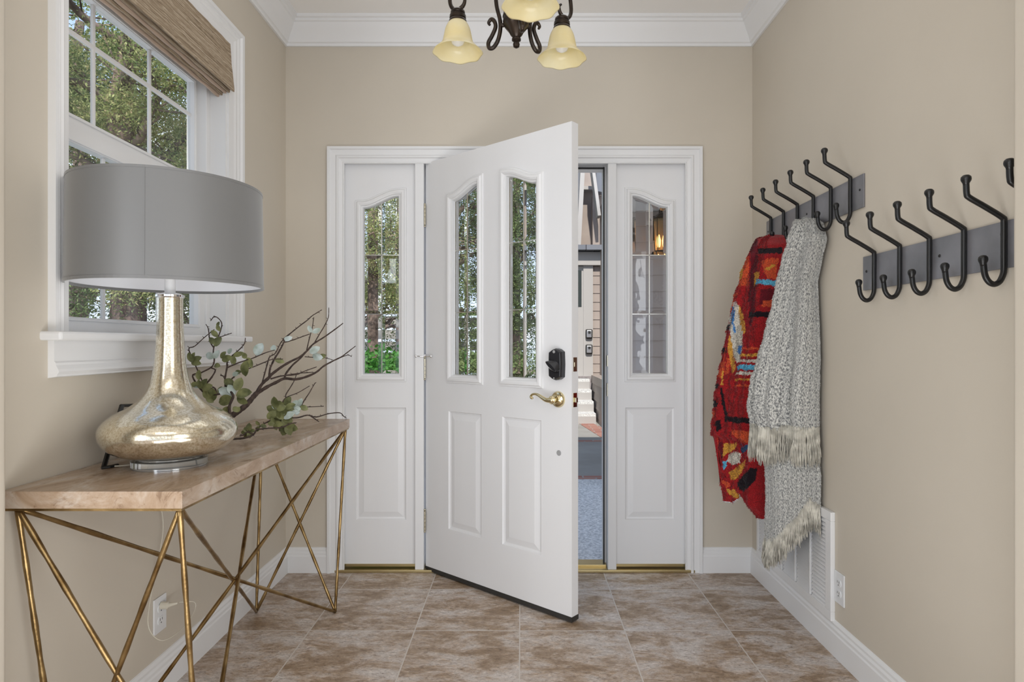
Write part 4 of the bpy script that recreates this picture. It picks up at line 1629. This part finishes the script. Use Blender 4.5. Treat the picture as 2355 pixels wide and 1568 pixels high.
red = empty('patterned_blanket', 'red fleece blanket with multicoloured woven pattern hanging beside the corner', 'blanket', (1.08, 2.85, 1.50), 'blankets on the coat rack')
tabR = [(545, 1752, 1800), (556, 1738, 1815), (575, 1728, 1822), (600, 1718, 1826), (640, 1700, 1826), (700, 1684, 1824), (760, 1670, 1822), (820, 1659, 1820), (880, 1646, 1818), (930, 1640, 1815), (1000, 1634, 1812),
        (1012, 1646, 1812), (1050, 1651, 1812), (1110, 1652, 1812), (1150, 1656, 1812), (1180, 1690, 1812)]
bR = lambda py: 0.06 + 0.075 * min(1, (py - 545) / 200.0)
Yr = 2.78


def botR(sx, th):
    if sx < 1648:
        return 1000 + (sx - 1634) * 0.5
    if sx < 1700:
        return 1140 + 14 * math.sin(PI * (sx - 1648) / 52)
    return 1128 + (sx - 1700) * 1.4


ampR = [(0.11, 8, 0.2, 0.8), (0.06, 15, 2.0, 1.0)]
rbody, endsR, ptR = cloth('blanket_body', tabR, Yr, 1.142, bR, 545, 1180, botR, 300, 360, ampR, 8, red, M['fleece'], 0.0, 5, 0.035)

RED, DK, ORG, YEL, WHT, BLU, MAR, TQ, NAV = (0.36, 0.012, 0.016), (0.012, 0.006, 0.010), (0.62, 0.085, 0.03), (0.66, 0.33, 0.05), (0.68, 0.64, 0.56), (0.06, 0.22, 0.52), (0.14, 0.006, 0.014), (0.12, 0.46, 0.68), (0.03, 0.08, 0.18)


def inpoly(x, y, poly):
    c = False
    n_ = len(poly)
    j = n_ - 1
    for i in range(n_):
        xi, yi = poly[i]
        xj, yj = poly[j]
        if (yi > y) != (yj > y) and x < (xj - xi) * (y - yi) / (yj - yi) + xi:
            c = not c
        j = i
    return c


# the woven motif, drawn on the cloth's own flat layout (front view)
PAT = [
    (MAR, [(1726, 560), (1742, 548), (1744, 600), (1740, 660), (1735, 720), (1725, 760), (1722, 690), (1727, 620)]),
    (DK, [(1744, 571), (1800, 569), (1800, 583), (1745, 583)]),
    (ORG, [(1752, 600), (1768, 594), (1790, 594), (1785, 640), (1765, 640), (1755, 618)]),
    (YEL, [(1758, 620), (1775, 608), (1785, 610), (1768, 622)]),
    (YEL, [(1737, 625), (1747, 625), (1744, 645), (1734, 660)]),
    (TQ, [(1740, 641), (1790, 645), (1790, 658), (1740, 652)]),
    (MAR, [(1750, 664), (1790, 664), (1785, 700), (1760, 705), (1745, 700)]),
    (ORG, [(1755, 690), (1785, 690), (1775, 705), (1752, 705)]),
    (DK, [(1723, 717), (1790, 716), (1790, 729), (1723, 729)]),
    (ORG, [(1712, 590), (1722, 590), (1722, 655), (1700, 660), (1703, 630)]),
    (YEL, [(1708, 600), (1714, 596), (1706, 640), (1699, 640)]),
    (WHT, [(1695, 635), (1704, 628), (1700, 655), (1690, 665)]),
    (ORG, [(1684, 676), (1696, 672), (1680, 720), (1676, 715)]),
    (WHT, [(1688, 695), (1693, 692), (1702, 720), (1709, 750), (1708, 800), (1702, 830), (1696, 835), (1688, 815), (1680, 780), (1678, 740)]),
    (BLU, [(1685, 705), (1690, 705), (1688, 745), (1694, 765), (1688, 765), (1682, 735)]),
    (BLU, [(1700, 792), (1707, 795), (1704, 815), (1697, 812)]),
    (YEL, [(1699, 700), (1706, 715), (1714, 740), (1716, 762), (1710, 768), (1704, 740), (1698, 715)]),
    (YEL, [(1677, 770), (1683, 790), (1690, 830), (1692, 850), (1686, 855), (1679, 830), (1673, 800)]),
    (ORG, [(1672, 820), (1680, 830), (1676, 860), (1668, 860)]),
    (DK, [(1671, 745), (1680, 745), (1679, 758), (1669, 758)]),
    (DK, [(1664, 798), (1673, 798), (1671, 812), (1662, 812)]),
    (ORG, [(1660, 832), (1668, 832), (1664, 870), (1652, 866)]),
    (YEL, [(1660, 852), (1665, 852), (1663, 885), (1658, 885)]),
    (DK, [(1647, 882), (1655, 882), (1653, 893), (1645, 893)]),
    (ORG, [(1708, 799), (1790, 801), (1790, 805), (1708, 803)]),
    (YEL, [(1705, 813), (1790, 815), (1790, 820), (1705, 819)]),
    (WHT, [(1702, 826), (1790, 828), (1790, 835), (1702, 832)]),
    (TQ, [(1697, 838), (1790, 840), (1790, 851), (1697, 849)]),
    (WHT, [(1694, 854), (1790, 856), (1790, 862), (1694, 861)]),
    (YEL, [(1691, 869), (1790, 870), (1790, 875), (1691, 874)]),
    (ORG, [(1689, 884), (1790, 885), (1790, 889), (1689, 888)]),
    (DK, [(1656, 892), (1660, 890), (1668, 930), (1676, 965), (1670, 968), (1660, 930)]),
    (DK, [(1640, 920), (1651, 920), (1650, 935), (1638, 935)]),
    (ORG, [(1634, 945), (1646, 945), (1643, 960), (1632, 960)]),
    (DK, [(1645, 968), (1656, 965), (1660, 985), (1648, 995)]),
    (DK, [(1674, 957), (1740, 962), (1740, 976), (1674, 970)]),
    (ORG, [(1680, 988), (1740, 992), (1738, 1020), (1715, 1018), (1690, 1005)]),
    (MAR, [(1640, 1022), (1662, 1014), (1664, 1050), (1655, 1060), (1645, 1045)]),
    (YEL, [(1664, 1020), (1697, 1018), (1690, 1034), (1672, 1042), (1662, 1050)]),
    (WHT, [(1675, 1045), (1690, 1038), (1705, 1042), (1702, 1064), (1685, 1068), (1671, 1060)]),
    (TQ, [(1662, 1060), (1672, 1058), (1670, 1074), (1664, 1082)]),
    (NAV, [(1703, 1030), (1722, 1020), (1726, 1030), (1706, 1042)]),
    (YEL, [(1676, 1086), (1700, 1070), (1716, 1056), (1712, 1075), (1692, 1102), (1682, 1100)]),
    (ORG, [(1656, 1105), (1668, 1105), (1682, 1116), (1672, 1122)]),
    (DK, [(1695, 1110), (1722, 1078), (1740, 1075), (1740, 1100), (1712, 1130), (1700, 1125)]),
    (YEL, [(1670, 1124), (1690, 1126), (1703, 1140), (1695, 1146), (1676, 1136)]),
]
me = rbody.data
att = me.color_attributes.new('pattern', 'FLOAT_COLOR', 'POINT')
loc_r = Vector(red.location)
rnd = random.Random(2)
for v in me.vertices:
    p_ = v.co + loc_r
    sx = VX + p_.x / p_.y * FPX
    sy = VY - (p_.z - EYE) / p_.y * FPX
    j = noise.noise(p_ * 90) * 2.6
    j2 = noise.noise(p_ * 90 + Vector((9, 9, 9))) * 2.6
    c = RED
    for colr, poly in PAT:
        if inpoly(sx + j, sy + j2, poly):
            c = colr
    att.data[v.index].color = (*c, 1)
# stitched pale edge along the hem
bm = nb()
hp = [e[1] for e in endsR if e[0] < 2.5 and 1652 < e[2] < 1700]
for i in range(0, len(hp), 1):
    sphere(bm, hp[i] + Vector((0, 0, 0.001)), 0.0026, 6, 5)
part('blanket_stitch', bm, speck('pale_stitch', (0.45, 0.48, 0.55, 1), (0.8, 0.78, 0.75, 1), 90, 0.9), red, smooth=True)


# woolly surface: short tufts standing on both blankets
def tufts(name, obj, parent, m, n_, L0, rad, seed, colour=None):
    rnd_ = random.Random(seed)
    me_ = obj.data
    polys = me_.polygons
    vs_, fs = [], []
    cols_ = []
    src = me_.color_attributes.get('pattern') if colour else None
    np_ = len(polys)
    for _ in range(n_):
        f = polys[rnd_.randrange(np_)]
        a, b_, c, d = (me_.vertices[i].co for i in (list(f.vertices) * 2)[:4])
        u_, v_ = rnd_.random(), rnd_.random()
        p0 = a.lerp(b_, u_).lerp(d.lerp(c, u_), v_)
        nrm = f.normal.copy()
        if (p0 + Vector(parent.location) - Vector((1.3, 2.5, p0.z + parent.location.z))).dot(nrm) < 0:
            nrm = -nrm
        dr = (nrm + Vector((rnd_.uniform(-1, 1), rnd_.uniform(-1, 1), rnd_.uniform(-1.2, 0.4))) * 0.8).normalized()
        sd_ = dr.cross(Vector((rnd_.uniform(-1, 1), rnd_.uniform(-1, 1), rnd_.uniform(-1, 1)))).normalized() * rad
        ln = L0 * rnd_.uniform(0.5, 1.2)
        k = len(vs_)
        mid = p0 + dr * ln * 0.6
        tip = p0 + dr * ln + Vector((0, 0, -ln * 0.25))
        vs_ += [tuple(p0 - sd_), tuple(p0 + sd_), tuple(mid + sd_ * 1.1), tuple(tip), tuple(mid - sd_ * 1.1)]
        fs.append((k, k + 1, k + 2, k + 3, k + 4))
        if src:
            cc = src.data[f.vertices[0]].color
            cols_ += [tuple(cc)] * 5
    me2 = bpy.data.meshes.new(name)
    me2.from_pydata(vs_, [], fs)
    if src:
        a2 = me2.color_attributes.new('pattern', 'FLOAT_COLOR', 'POINT')
        a2.data.foreach_set('color', [x for c in cols_ for x in c])
    o_ = link_mesh(name, me2, m, parent)
    return o_


tufts('pile', rbody, red, M['fleece'], 60000, 0.0075, 0.0010, 1, True)
M['yarn'] = speck('boucle_yarn', (0.34, 0.34, 0.33, 1), (0.80, 0.79, 0.75, 1), 140, 0.95)
tufts('pile', body1, grey, M['yarn'], 34000, 0.0048, 0.0007, 2)
tufts('pile', body2, grey, M['yarn'], 18000, 0.0048, 0.0007, 3)

# ------------------------------------------------------------------ chandelier
CX, CY = -0.013, 1.780
ch = empty('chandelier', 'dark bronze scroll arm chandelier with three amber glass bell shades', 'chandelier', (CX, CY, ZC))
bm = nb()
bodyc = [(0.002, 1.984), (0.0085, 1.988), (0.010, 1.995), (0.0075, 2.002), (0.013, 2.006), (0.013, 2.011), (0.010, 2.014), (0.017, 2.022), (0.021, 2.030), (0.034, 2.046), (0.0385, 2.060), (0.037, 2.072),
         (0.039, 2.074), (0.036, 2.090), (0.026, 2.106), (0.022, 2.116), (0.014, 2.125), (0.011, 2.15), (0.009, 2.25), (0.020, 2.29), (0.027, 2.32), (0.016, 2.36), (0.008, 2.40), (0.008, 2.72), (0.05, 2.735), (0.062, 2.752), (0.002, 2.754)]
lathe(bm, bodyc, (CX, CY, 0), 32)
part('chandelier_body', bm, M['bronze'], ch, angle=35)
for (tx, ty) in ((-0.187, 1.85), (0.124, 1.89), (0.0245, 1.600)):
    d_ = Vector((tx - CX, ty - CY, 0))
    rad_ = d_.length
    d_.normalize()
    TA_ = lambda r, z: Vector((CX, CY, 0)) + d_ * r + Vector((0, 0, z))
    arm = [(0.083, 2.066), (0.087, 2.074), (0.078, 2.082), (0.068, 2.073), (0.065, 2.056), (0.076, 2.034), (0.0875, 2.016), (0.085, 2.000), (0.072, 1.999), (0.058, 2.016), (0.050, 2.045), (0.051, 2.075), (0.061, 2.115), (0.066, 2.16),
           (0.072, 2.21), (0.105, 2.262), (0.155, 2.262), (0.200, 2.225), (0.2135, 2.175), (0.209, 2.145), (0.190, 2.131), (0.170, 2.140), (0.164, 2.158), (0.172, 2.168)]
    sp = spline([TA_(r, z) for r, z in arm], 6)
    n_ = len(sp)
    rr = [0.0035 + 0.0025 * min(1, i / 14, (n_ - i) / 14) for i in range(n_)]
    bm = nb()
    tube(bm, sp, rr, 10)
    tube(bm, [TA_(0.034, 2.058), TA_(0.052, 2.058)], 0.006, 10)
    am = part('arm', bm, M['bronze'], ch, smooth=True)
    # shade hangs straight down from the arm end
    sx_, sy_ = tx, ty
    bm = nb()
    lathe(bm, [(0.004, 2.133), (0.016, 2.131), (0.021, 2.126), (0.0215, 2.121), (0.0195, 2.119), (0.024, 2.114), (0.0245, 2.106), (0.022, 2.104), (0.026, 2.098), (0.026, 2.094), (0.002, 2.094)], (sx_, sy_, 0), 28)
    q = part('shade_holder', bm, M['bronze'], ch, angle=35)
    q.parent = am
    bm = nb()
    o1 = [(0.0225, 2.097), (0.030, 2.088), (0.0365, 2.074), (0.041, 2.055), (0.0445, 2.038), (0.051, 2.026), (0.062, 2.015), (0.0735, 2.004)]
    o1 = [(p.x, p.y) for p in spline([(a, b, 0) for a, b in o1], 4)]
    pf = o1 + [(r - 0.0028, z + 0.001) for r, z in o1[::-1]]
    nn_ = len(o1)

    def wave(j, a, r, z):
        jj = j if j < nn_ else 2 * nn_ - 1 - j
        t = max(0.0, (jj / nn_ - 0.55) / 0.45)
        return r * (1 + 0.022 * t * math.cos(8 * a)), z - 0.0012 * t * math.cos(8 * a)
    rings = []
    for j, (r, z) in enumerate(pf):
        ring = []
        for k in range(64):
            a = 2 * PI * k / 64
            rr_, zz = wave(j, a, r, z)
            ring.append(bm.verts.new((sx_ + rr_ * math.cos(a), sy_ + rr_ * math.sin(a), zz)))
        rings.append(ring)
    for i in range(len(rings)):
        a, b = rings[i], rings[(i + 1) % len(rings)]
        for k in range(64):
            bm.faces.new((a[k], a[(k + 1) % 64], b[(k + 1) % 64], b[k]))
    part('glass_shade', bm, M['amber'], ch, smooth=True)
    bm = nb()
    lathe(bm, [(0.010, 2.093), (0.013, 2.075), (0.021, 2.055), (0.022, 2.043), (0.016, 2.030), (0.004, 2.024)], (sx_, sy_, 0), 20)
    part('bulb', bm, M['bulb'], ch, smooth=True)

# ------------------------------------------------------------------ outside: ground and path
bm = nb()
box(bm, -16, 16, 3.275, 30, -0.30, -0.075)
gd = S(link('ground', bm, M['soil']))
bm = nb()
box(bm, -0.9, 1.9, 3.275, 5.45, -0.10, -0.035)
S(link('porch_slab', bm, M['concrete']))
bm = nb()
box(bm, -0.9, 1.27, 5.45, 5.58, -0.10, -0.033)
S(link('brick_band', bm, M['brick']))
bm = nb()
box(bm, -0.9, 1.27, 5.58, 7.55, -0.10, -0.036)
box(bm, -0.9, 1.27, 7.66, 11.5, -0.10, -0.036)
S(link('walkway', bm, M['walk']))
bm = nb()
box(bm, -0.9, 1.27, 7.55, 7.66, -0.10, -0.033)
v = [bm.verts.new(p) for p in ((1.12, 6.9, -0.030), (0.85, 9.4, -0.030), (1.05, 9.4, -0.030), (1.27, 8.0, -0.030), (1.27, 6.9, -0.030))]
v2 = [bm.verts.new((q.co.x, q.co.y, -0.08)) for q in v]
bm.faces.new(v)
for i in range(5):
    j = (i + 1) % 5
    bm.faces.new((v[i], v[j], v2[j], v2[i]))
S(link('brick_border', bm, M['brick']))


def siding(bm_, T, u0, u1, v0, v1, exp=0.136):
    z = v0
    while z < v1 - 0.001:
        zt = min(z + exp, v1)
        a = [bm_.verts.new(T(u, vv, w_)) for u in (u0, u1) for vv, w_ in ((z, 0.0), (z, 0.014), (zt, 0.003), (zt, 0.0))]
        for f in ((0, 1, 5, 4), (1, 2, 6, 5), (2, 3, 7, 6), (0, 3, 2, 1), (4, 5, 6, 7)):
            bm_.faces.new([a[i] for i in f])
        z = zt


# porch wall seen through the right sidelight
pw = S(empty('porch_wall'))
TP = lambda u, v, w_: Vector((u, 5.2 - w_, v))
bm = nb()
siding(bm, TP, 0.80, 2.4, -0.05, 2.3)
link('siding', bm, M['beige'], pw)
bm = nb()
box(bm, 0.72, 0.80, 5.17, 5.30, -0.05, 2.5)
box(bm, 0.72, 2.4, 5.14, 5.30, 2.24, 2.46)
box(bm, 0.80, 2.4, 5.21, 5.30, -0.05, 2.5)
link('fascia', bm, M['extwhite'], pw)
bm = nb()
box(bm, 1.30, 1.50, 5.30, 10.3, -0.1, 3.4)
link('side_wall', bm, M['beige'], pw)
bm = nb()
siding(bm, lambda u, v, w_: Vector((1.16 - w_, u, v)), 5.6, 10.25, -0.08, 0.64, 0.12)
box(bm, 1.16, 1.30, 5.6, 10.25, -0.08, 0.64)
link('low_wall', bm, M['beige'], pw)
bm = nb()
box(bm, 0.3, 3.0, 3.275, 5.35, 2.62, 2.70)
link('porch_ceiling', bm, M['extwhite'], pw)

# wall lantern on the porch wall
wl = empty('wall_lantern', 'amber lit wall lantern on the porch siding behind the right sidelight', 'lantern', (1.145, 5.18, 2.02))
bm = nb()
lx, ly = 1.145, 5.075
lathe(bm, [(0.002, 2.215), (0.03, 2.205), (0.075, 2.165), (0.080, 2.155), (0.002, 2.155)], (lx, ly, 0), 8)
lathe(bm, [(0.002, 1.870), (0.030, 1.875), (0.055, 1.89), (0.060, 1.90), (0.002, 1.90)], (lx, ly, 0), 8)
for k in range(8):
    a = 2 * PI * k / 8
    tube(bm, [(lx + 0.055 * math.cos(a), ly + 0.055 * math.sin(a), 1.895), (lx + 0.070 * math.cos(a), ly + 0.070 * math.sin(a), 2.16)], 0.003, 6)
tube(bm, spline([(lx, 5.185, 2.12), (lx, 5.14, 2.24), (lx, 5.09, 2.25), (lx, 5.075, 2.20)], 5), 0.008, 8)
box(bm, lx - 0.05, lx + 0.05, 5.165, 5.186, 2.00, 2.20)
part('lantern_frame', bm, M['bronze'], wl)
bm = nb()
lathe(bm, [(0.050, 1.90), (0.066, 2.155)], (lx, ly, 0), 8)
part('lantern_glass', bm, M['lampglass'], wl)
for dx in (-0.018, 0.018):
    bm = nb()
    lathe(bm, [(0.006, 1.93), (0.010, 1.95), (0.012, 1.985), (0.003, 2.03)], (lx + dx, ly, 0), 12)
    part('bulb', bm, M['glow'], wl, smooth=True)

# neighbouring wing of the house seen through the gap
Yw = 10.3
q_ = Yw / FPX
px2 = lambda x: (x - VX) * q_
pz2 = lambda y: EYE + (VY - y) * q_
wg = empty('house_wing', 'beige sided house wing with white trim and shingled gable beyond the walkway', 'building', (1.2, Yw, -0.05))
bm = nb()
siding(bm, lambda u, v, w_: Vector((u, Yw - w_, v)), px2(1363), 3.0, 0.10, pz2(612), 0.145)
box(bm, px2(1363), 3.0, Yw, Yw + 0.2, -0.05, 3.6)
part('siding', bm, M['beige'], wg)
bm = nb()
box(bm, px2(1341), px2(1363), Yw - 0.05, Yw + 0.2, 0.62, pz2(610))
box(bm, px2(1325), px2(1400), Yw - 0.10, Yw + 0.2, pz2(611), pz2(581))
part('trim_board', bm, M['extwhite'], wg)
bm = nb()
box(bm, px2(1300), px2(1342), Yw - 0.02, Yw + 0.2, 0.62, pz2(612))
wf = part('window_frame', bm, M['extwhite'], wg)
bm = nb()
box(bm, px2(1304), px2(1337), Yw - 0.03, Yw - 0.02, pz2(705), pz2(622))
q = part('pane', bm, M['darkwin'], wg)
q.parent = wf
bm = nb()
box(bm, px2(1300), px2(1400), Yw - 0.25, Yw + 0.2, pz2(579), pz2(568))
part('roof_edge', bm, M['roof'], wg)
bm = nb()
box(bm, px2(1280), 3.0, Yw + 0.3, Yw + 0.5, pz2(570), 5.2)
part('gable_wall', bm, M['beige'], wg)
bm = nb()


def slab(bm_, a, b, wd, y0_, y1_):
    a, b = Vector((a[0], 0, a[1])), Vector((b[0], 0, b[1]))
    d = (b - a).normalized()
    n_ = Vector((-d.z, 0, d.x)) * wd
    q = [a, b, b + n_, a + n_]
    f = [bm_.verts.new((p_.x, y0_, p_.z)) for p_ in q]
    g = [bm_.verts.new((p_.x, y1_, p_.z)) for p_ in q]
    bm_.faces.new(f)
    bm_.faces.new(g[::-1])
    for i in range(4):
        j = (i + 1) % 4
        bm_.faces.new((f[i], f[j], g[j], g[i]))


slab(bm, (px2(1333), pz2(572)), (px2(1343), pz2(385)), 0.07, Yw - 0.2, Yw + 0.3)
slab(bm, (px2(1376), pz2(505)), (px2(1361), pz2(390)), 0.05, Yw - 0.35, Yw - 0.1)
box(bm, px2(1340), px2(1385), Yw + 0.1, Yw + 0.3, pz2(432), pz2(424))
part('rake_board', bm, M['extwhite'], wg)
bm = nb()
slab(bm, (px2(1326), pz2(570)), (px2(1336), pz2(385)), 0.10, Yw - 0.1, Yw + 2.0)
v = [bm.verts.new((px2(a), Yw - 0.30, pz2(b))) for a, b in ((1362, 385), (1400, 385), (1400, 455), (1370, 450))]
v2 = [bm.verts.new((p_.co.x, Yw - 0.10, p_.co.z)) for p_ in v]
bm.faces.new(v)
for i in range(4):
    j = (i + 1) % 4
    bm.faces.new((v[i], v[j], v2[j], v2[i]))
part('roof', bm, M['roof'], wg)
bm = nb()
for k in range(4):
    box(bm, px2(1290), px2(1353), Yw - 0.2 - 0.28 * k, Yw - 0.2 - 0.28 * (k - 1), -0.05, 0.58 - k * 0.155)
part('steps', bm, M['concrete'], wg)
for k in range(4):
    bm = nb()
    box(bm, px2(1290), px2(1353), Yw - 0.215 - 0.28 * k, Yw - 0.199 - 0.28 * k, -0.05, 0.54 - k * 0.155)
    part('riser', bm, M['extwhite'], wg)
for (yc, lab) in ((768, 'upper of two small grey key lockboxes on the white trim board outside'), (803, 'lower of two small grey key lockboxes on the white trim board outside')):
    kb = empty('key_lockbox', lab, 'lockbox', (px2(1353.5), Yw - 0.055, pz2(yc)), 'key lockboxes on the trim board')
    bm = nb()
    box(bm, px2(1345.5), px2(1361.5), Yw - 0.10, Yw - 0.051, pz2(yc + 11), pz2(yc - 11))
    part('case', bm, M['rubber'], kb, bevel=0.02)
    bm = nb()
    box(bm, px2(1348), px2(1359), Yw - 0.115, Yw - 0.095, pz2(yc + 8), pz2(yc - 8))
    part('face', bm, mat('lockbox_silver', (0.45, 0.45, 0.48, 1), 0.3, 0.6), kb, bevel=0.008)
    bm = nb()
    box(bm, px2(1351), px2(1356.5), Yw - 0.122, Yw - 0.11, pz2(yc - 1), pz2(yc - 7))
    part('keypad', bm, M['slot'], kb)

# ------------------------------------------------------------------ garden
def foliage_mesh(name, clusters, per, size, seed, parent, m, aspect=0.5):
    rnd_ = random.Random(seed)
    vs_, fs = [], []
    base_ = Vector(parent.location)
    for (c, rad_, sq) in clusters:
        for _ in range(per):
            while True:
                q = Vector((rnd_.uniform(-1, 1), rnd_.uniform(-1, 1), rnd_.uniform(-1, 1)))
                if q.length < 1:
                    break
            q = q * (0.35 + 0.65 * q.length)
            p0 = Vector(c) + Vector((q.x * rad_, q.y * rad_, q.z * rad_ * sq)) - base_
            d = Vector((rnd_.gauss(0, 1), rnd_.gauss(0, 1), rnd_.gauss(0, 0.8))).normalized()
            s2 = d.cross(Vector((rnd_.gauss(0, 1), rnd_.gauss(0, 1), rnd_.gauss(0, 1)))).normalized()
            ln = size * rnd_.uniform(0.5, 1.3)
            k = len(vs_)
            vs_ += [tuple(p0), tuple(p0 + d * ln * 0.5 + s2 * ln * aspect * 0.5), tuple(p0 + d * ln), tuple(p0 + d * ln * 0.5 - s2 * ln * aspect * 0.5)]
            fs.append((k, k + 1, k + 2, k + 3))
    me_ = bpy.data.meshes.new(name)
    me_.from_pydata(vs_, [], fs)
    return link_mesh(name, me_, m, parent)


def tree(name, label, loc, r_trunk, h, crown, per, size, seed, m, bark='tree_bark', nbr=9, branch_len=1.4, cl=26, aspect=0.5, sq=0.8):
    """crown = (centre z, spread xy, spread z)"""
    rnd_ = random.Random(seed)
    root = empty(name, label, 'tree', loc, 'garden trees outside')
    b = nb()
    x, y, z = loc
    tp_ = [Vector((x, y, z - 0.1))]
    for i in range(1, 9):
        tp_.append(Vector((x + rnd_.uniform(-0.06, 0.06) * h / 6, y + rnd_.uniform(-0.06, 0.06), z + h * i / 8)))
    sp_ = spline(tp_, 4)
    tube(b, sp_, [r_trunk * (1 - 0.65 * i / len(sp_)) * (1 + 0.06 * math.sin(i * 1.7)) for i in range(len(sp_))], 14)
    part('trunk', b, M[bark], root, smooth=True)
    cz, sxy, sz = crown
    cls = []
    for k in range(nbr):
        b = nb()
        t = rnd_.uniform(0.25, 0.95)
        o0 = sp_[int(t * (len(sp_) - 1))]
        a = rnd_.uniform(0, 2 * PI)
        ln = branch_len * rnd_.uniform(0.6, 1.3)
        pts_ = [o0]
        for s in range(1, 6):
            pts_.append(o0 + Vector((math.cos(a + 0.2 * s * math.sin(k)) * ln * s / 5, math.sin(a + 0.2 * s * math.sin(k)) * ln * s / 5, ln * (0.12 * s + 0.10 * math.sin(s * 2 + k)))))
        s2 = spline(pts_, 3)
        tube(b, s2, [r_trunk * 0.22 * (1 - 0.85 * i / len(s2)) + 0.006 for i in range(len(s2))], 7)
        for q in range(7):
            p0 = s2[3 + int(q * 1.7)]
            pts3 = [p0, p0 + Vector((rnd_.uniform(-0.3, 0.3), rnd_.uniform(-0.3, 0.3), rnd_.uniform(0.0, 0.3))), p0 + Vector((rnd_.uniform(-0.7, 0.7), rnd_.uniform(-0.7, 0.7), rnd_.uniform(-0.2, 0.6)))]
            tube(b, spline(pts3, 3), 0.010, 5)
            if q % 2 == 0:
                cls.append((pts3[-1], rnd_.uniform(0.25, 0.45), sq))
        part('branch', b, M['branch_dark'], root, smooth=True)
        cls.append((pts_[-1], rnd_.uniform(0.35, 0.6), sq))
    for _ in range(cl):
        a, rr_ = rnd_.uniform(0, 2 * PI), math.sqrt(rnd_.random()) * sxy
        cls.append((Vector((x + rr_ * math.cos(a), y + rr_ * math.sin(a), cz + rnd_.uniform(-1, 1) * sz)), rnd_.uniform(0.3, 0.65), sq))
    foliage_mesh('foliage', cls, per, size, seed + 50, root, m, aspect)
    return root


tree('pine_tree', 'thick trunked tree with mottled foliage filling the left window', (-4.35, 6.9, -0.07), 0.20, 6.0, (3.2, 1.3, 1.6), 994, 0.041, 1, M['leaf_tree'], nbr=12, cl=26, aspect=0.35)
tree('garden_tree', 'dark evergreen at the left edge of the side window view', (-5.3, 6.2, -0.07), 0.12, 4.2, (2.6, 1.2, 1.4), 994, 0.037, 2, M['leaf_dark'], nbr=9, cl=22, aspect=0.35)
tree('garden_tree', 'yellow green tree seen at the right side of the side window', (-4.0, 8.4, -0.07), 0.13, 5.2, (3.0, 1.3, 1.8), 994, 0.044, 3, M['leaf_tree'], nbr=10, cl=26, aspect=0.4)
tree('garden_tree', 'tall background tree closing the view behind the side window', (-7.2, 10.2, -0.07), 0.18, 6.5, (3.4, 2.2, 2.2), 994, 0.059, 4, M['leaf_dark'], nbr=10, cl=34, aspect=0.5)
tree('garden_tree', 'twin dark trunked tree seen through the left sidelight', (-2.2, 9.2, -0.07), 0.13, 5.4, (3.7, 1.1, 1.5), 711, 0.041, 5, M['leaf_tree'], bark='branch_dark', nbr=9, cl=14, aspect=0.4)
tree('garden_tree', 'bushy tree seen through the door glass nearest the hinges', (-1.15, 10.6, -0.07), 0.15, 5.0, (2.2, 1.0, 1.9), 1087, 0.044, 6, M['leaf_dark'], bark='branch_dark', nbr=9, cl=30, aspect=0.4)
tree('garden_tree', 'bushy tree seen through the door glass nearest the handle', (-0.05, 11.6, -0.07), 0.15, 5.0, (2.3, 0.75, 2.0), 1087, 0.044, 7, M['leaf_dark'], bark='branch_dark', nbr=8, branch_len=0.6, cl=30, aspect=0.4)
tree('garden_tree', 'pale distant tree behind the ones seen through the left sidelight', (-3.6, 14.0, -0.07), 0.16, 5.5, (3.2, 1.5, 1.5), 900, 0.059, 8, M['leaf_tree'], nbr=8, cl=22, aspect=0.5)


def shrub(label, loc, rx, h, per, size, seed, m, aspect=0.6):
    rnd_ = random.Random(seed)
    root = empty('garden_shrub', label, 'shrub', loc, 'garden shrubs outside')
    x, y, z = loc
    b = nb()
    cls = []
    for k in range(9):
        a = 2 * PI * k / 9
        e = Vector((x + rx * 0.7 * math.cos(a), y + rx * 0.7 * math.sin(a), z + h * rnd_.uniform(0.5, 0.9)))
        tube(b, spline([(x, y, z - 0.05), (x + rx * 0.25 * math.cos(a), y + rx * 0.25 * math.sin(a), z + h * 0.3), tuple(e)], 4), 0.012, 6)
        cls.append((e, rx * 0.5, 0.9))
    for _ in range(16):
        cls.append((Vector((x + rnd_.uniform(-rx, rx) * 0.8, y + rnd_.uniform(-rx, rx) * 0.8, z + rnd_.uniform(0.15, 0.85) * h)), rx * 0.45, 0.9))
    part('stem', b, M['branch_dark'], root)
    foliage_mesh('foliage', cls, per, size, seed, root, m, aspect)
    return root


shrub('bright green shrub at the foot of the left sidelight view', (-1.45, 6.0, -0.07), 0.55, 1.25, 420, 0.055, 21, M['leaf_bright'])
shrub('dark low shrub outside beneath the side window', (-3.3, 5.2, -0.07), 0.6, 1.0, 700, 0.045, 22, M['leaf_dark'])
shrub('round shrub beside the thick tree trunk outside the window', (-4.9, 5.9, -0.07), 0.7, 1.3, 700, 0.045, 23, M['leaf_tree'])
shrub('low green shrub outside between the sidelight and the door', (-0.75, 8.4, -0.07), 0.6, 1.1, 420, 0.06, 24, M['leaf_dark'])

fn = empty('garden_fence', 'pale slatted garden fence behind the trees beyond the left sidelight', 'fence', (-3.0, 12.4, -0.07))
for k in range(6):
    bm = nb()
    xx = -5.4 + k * 1.0
    box(bm, xx - 0.05, xx + 0.05, 12.35, 12.45, -0.08, 1.75)
    part('post', bm, M['extwhite'], fn)
bm = nb()
for i in range(7):
    z = 0.10 + i * 0.23
    box(bm, -5.4, -0.4, 12.33, 12.36, z, z + 0.18)
part('slats', bm, M['extwhite'], fn)
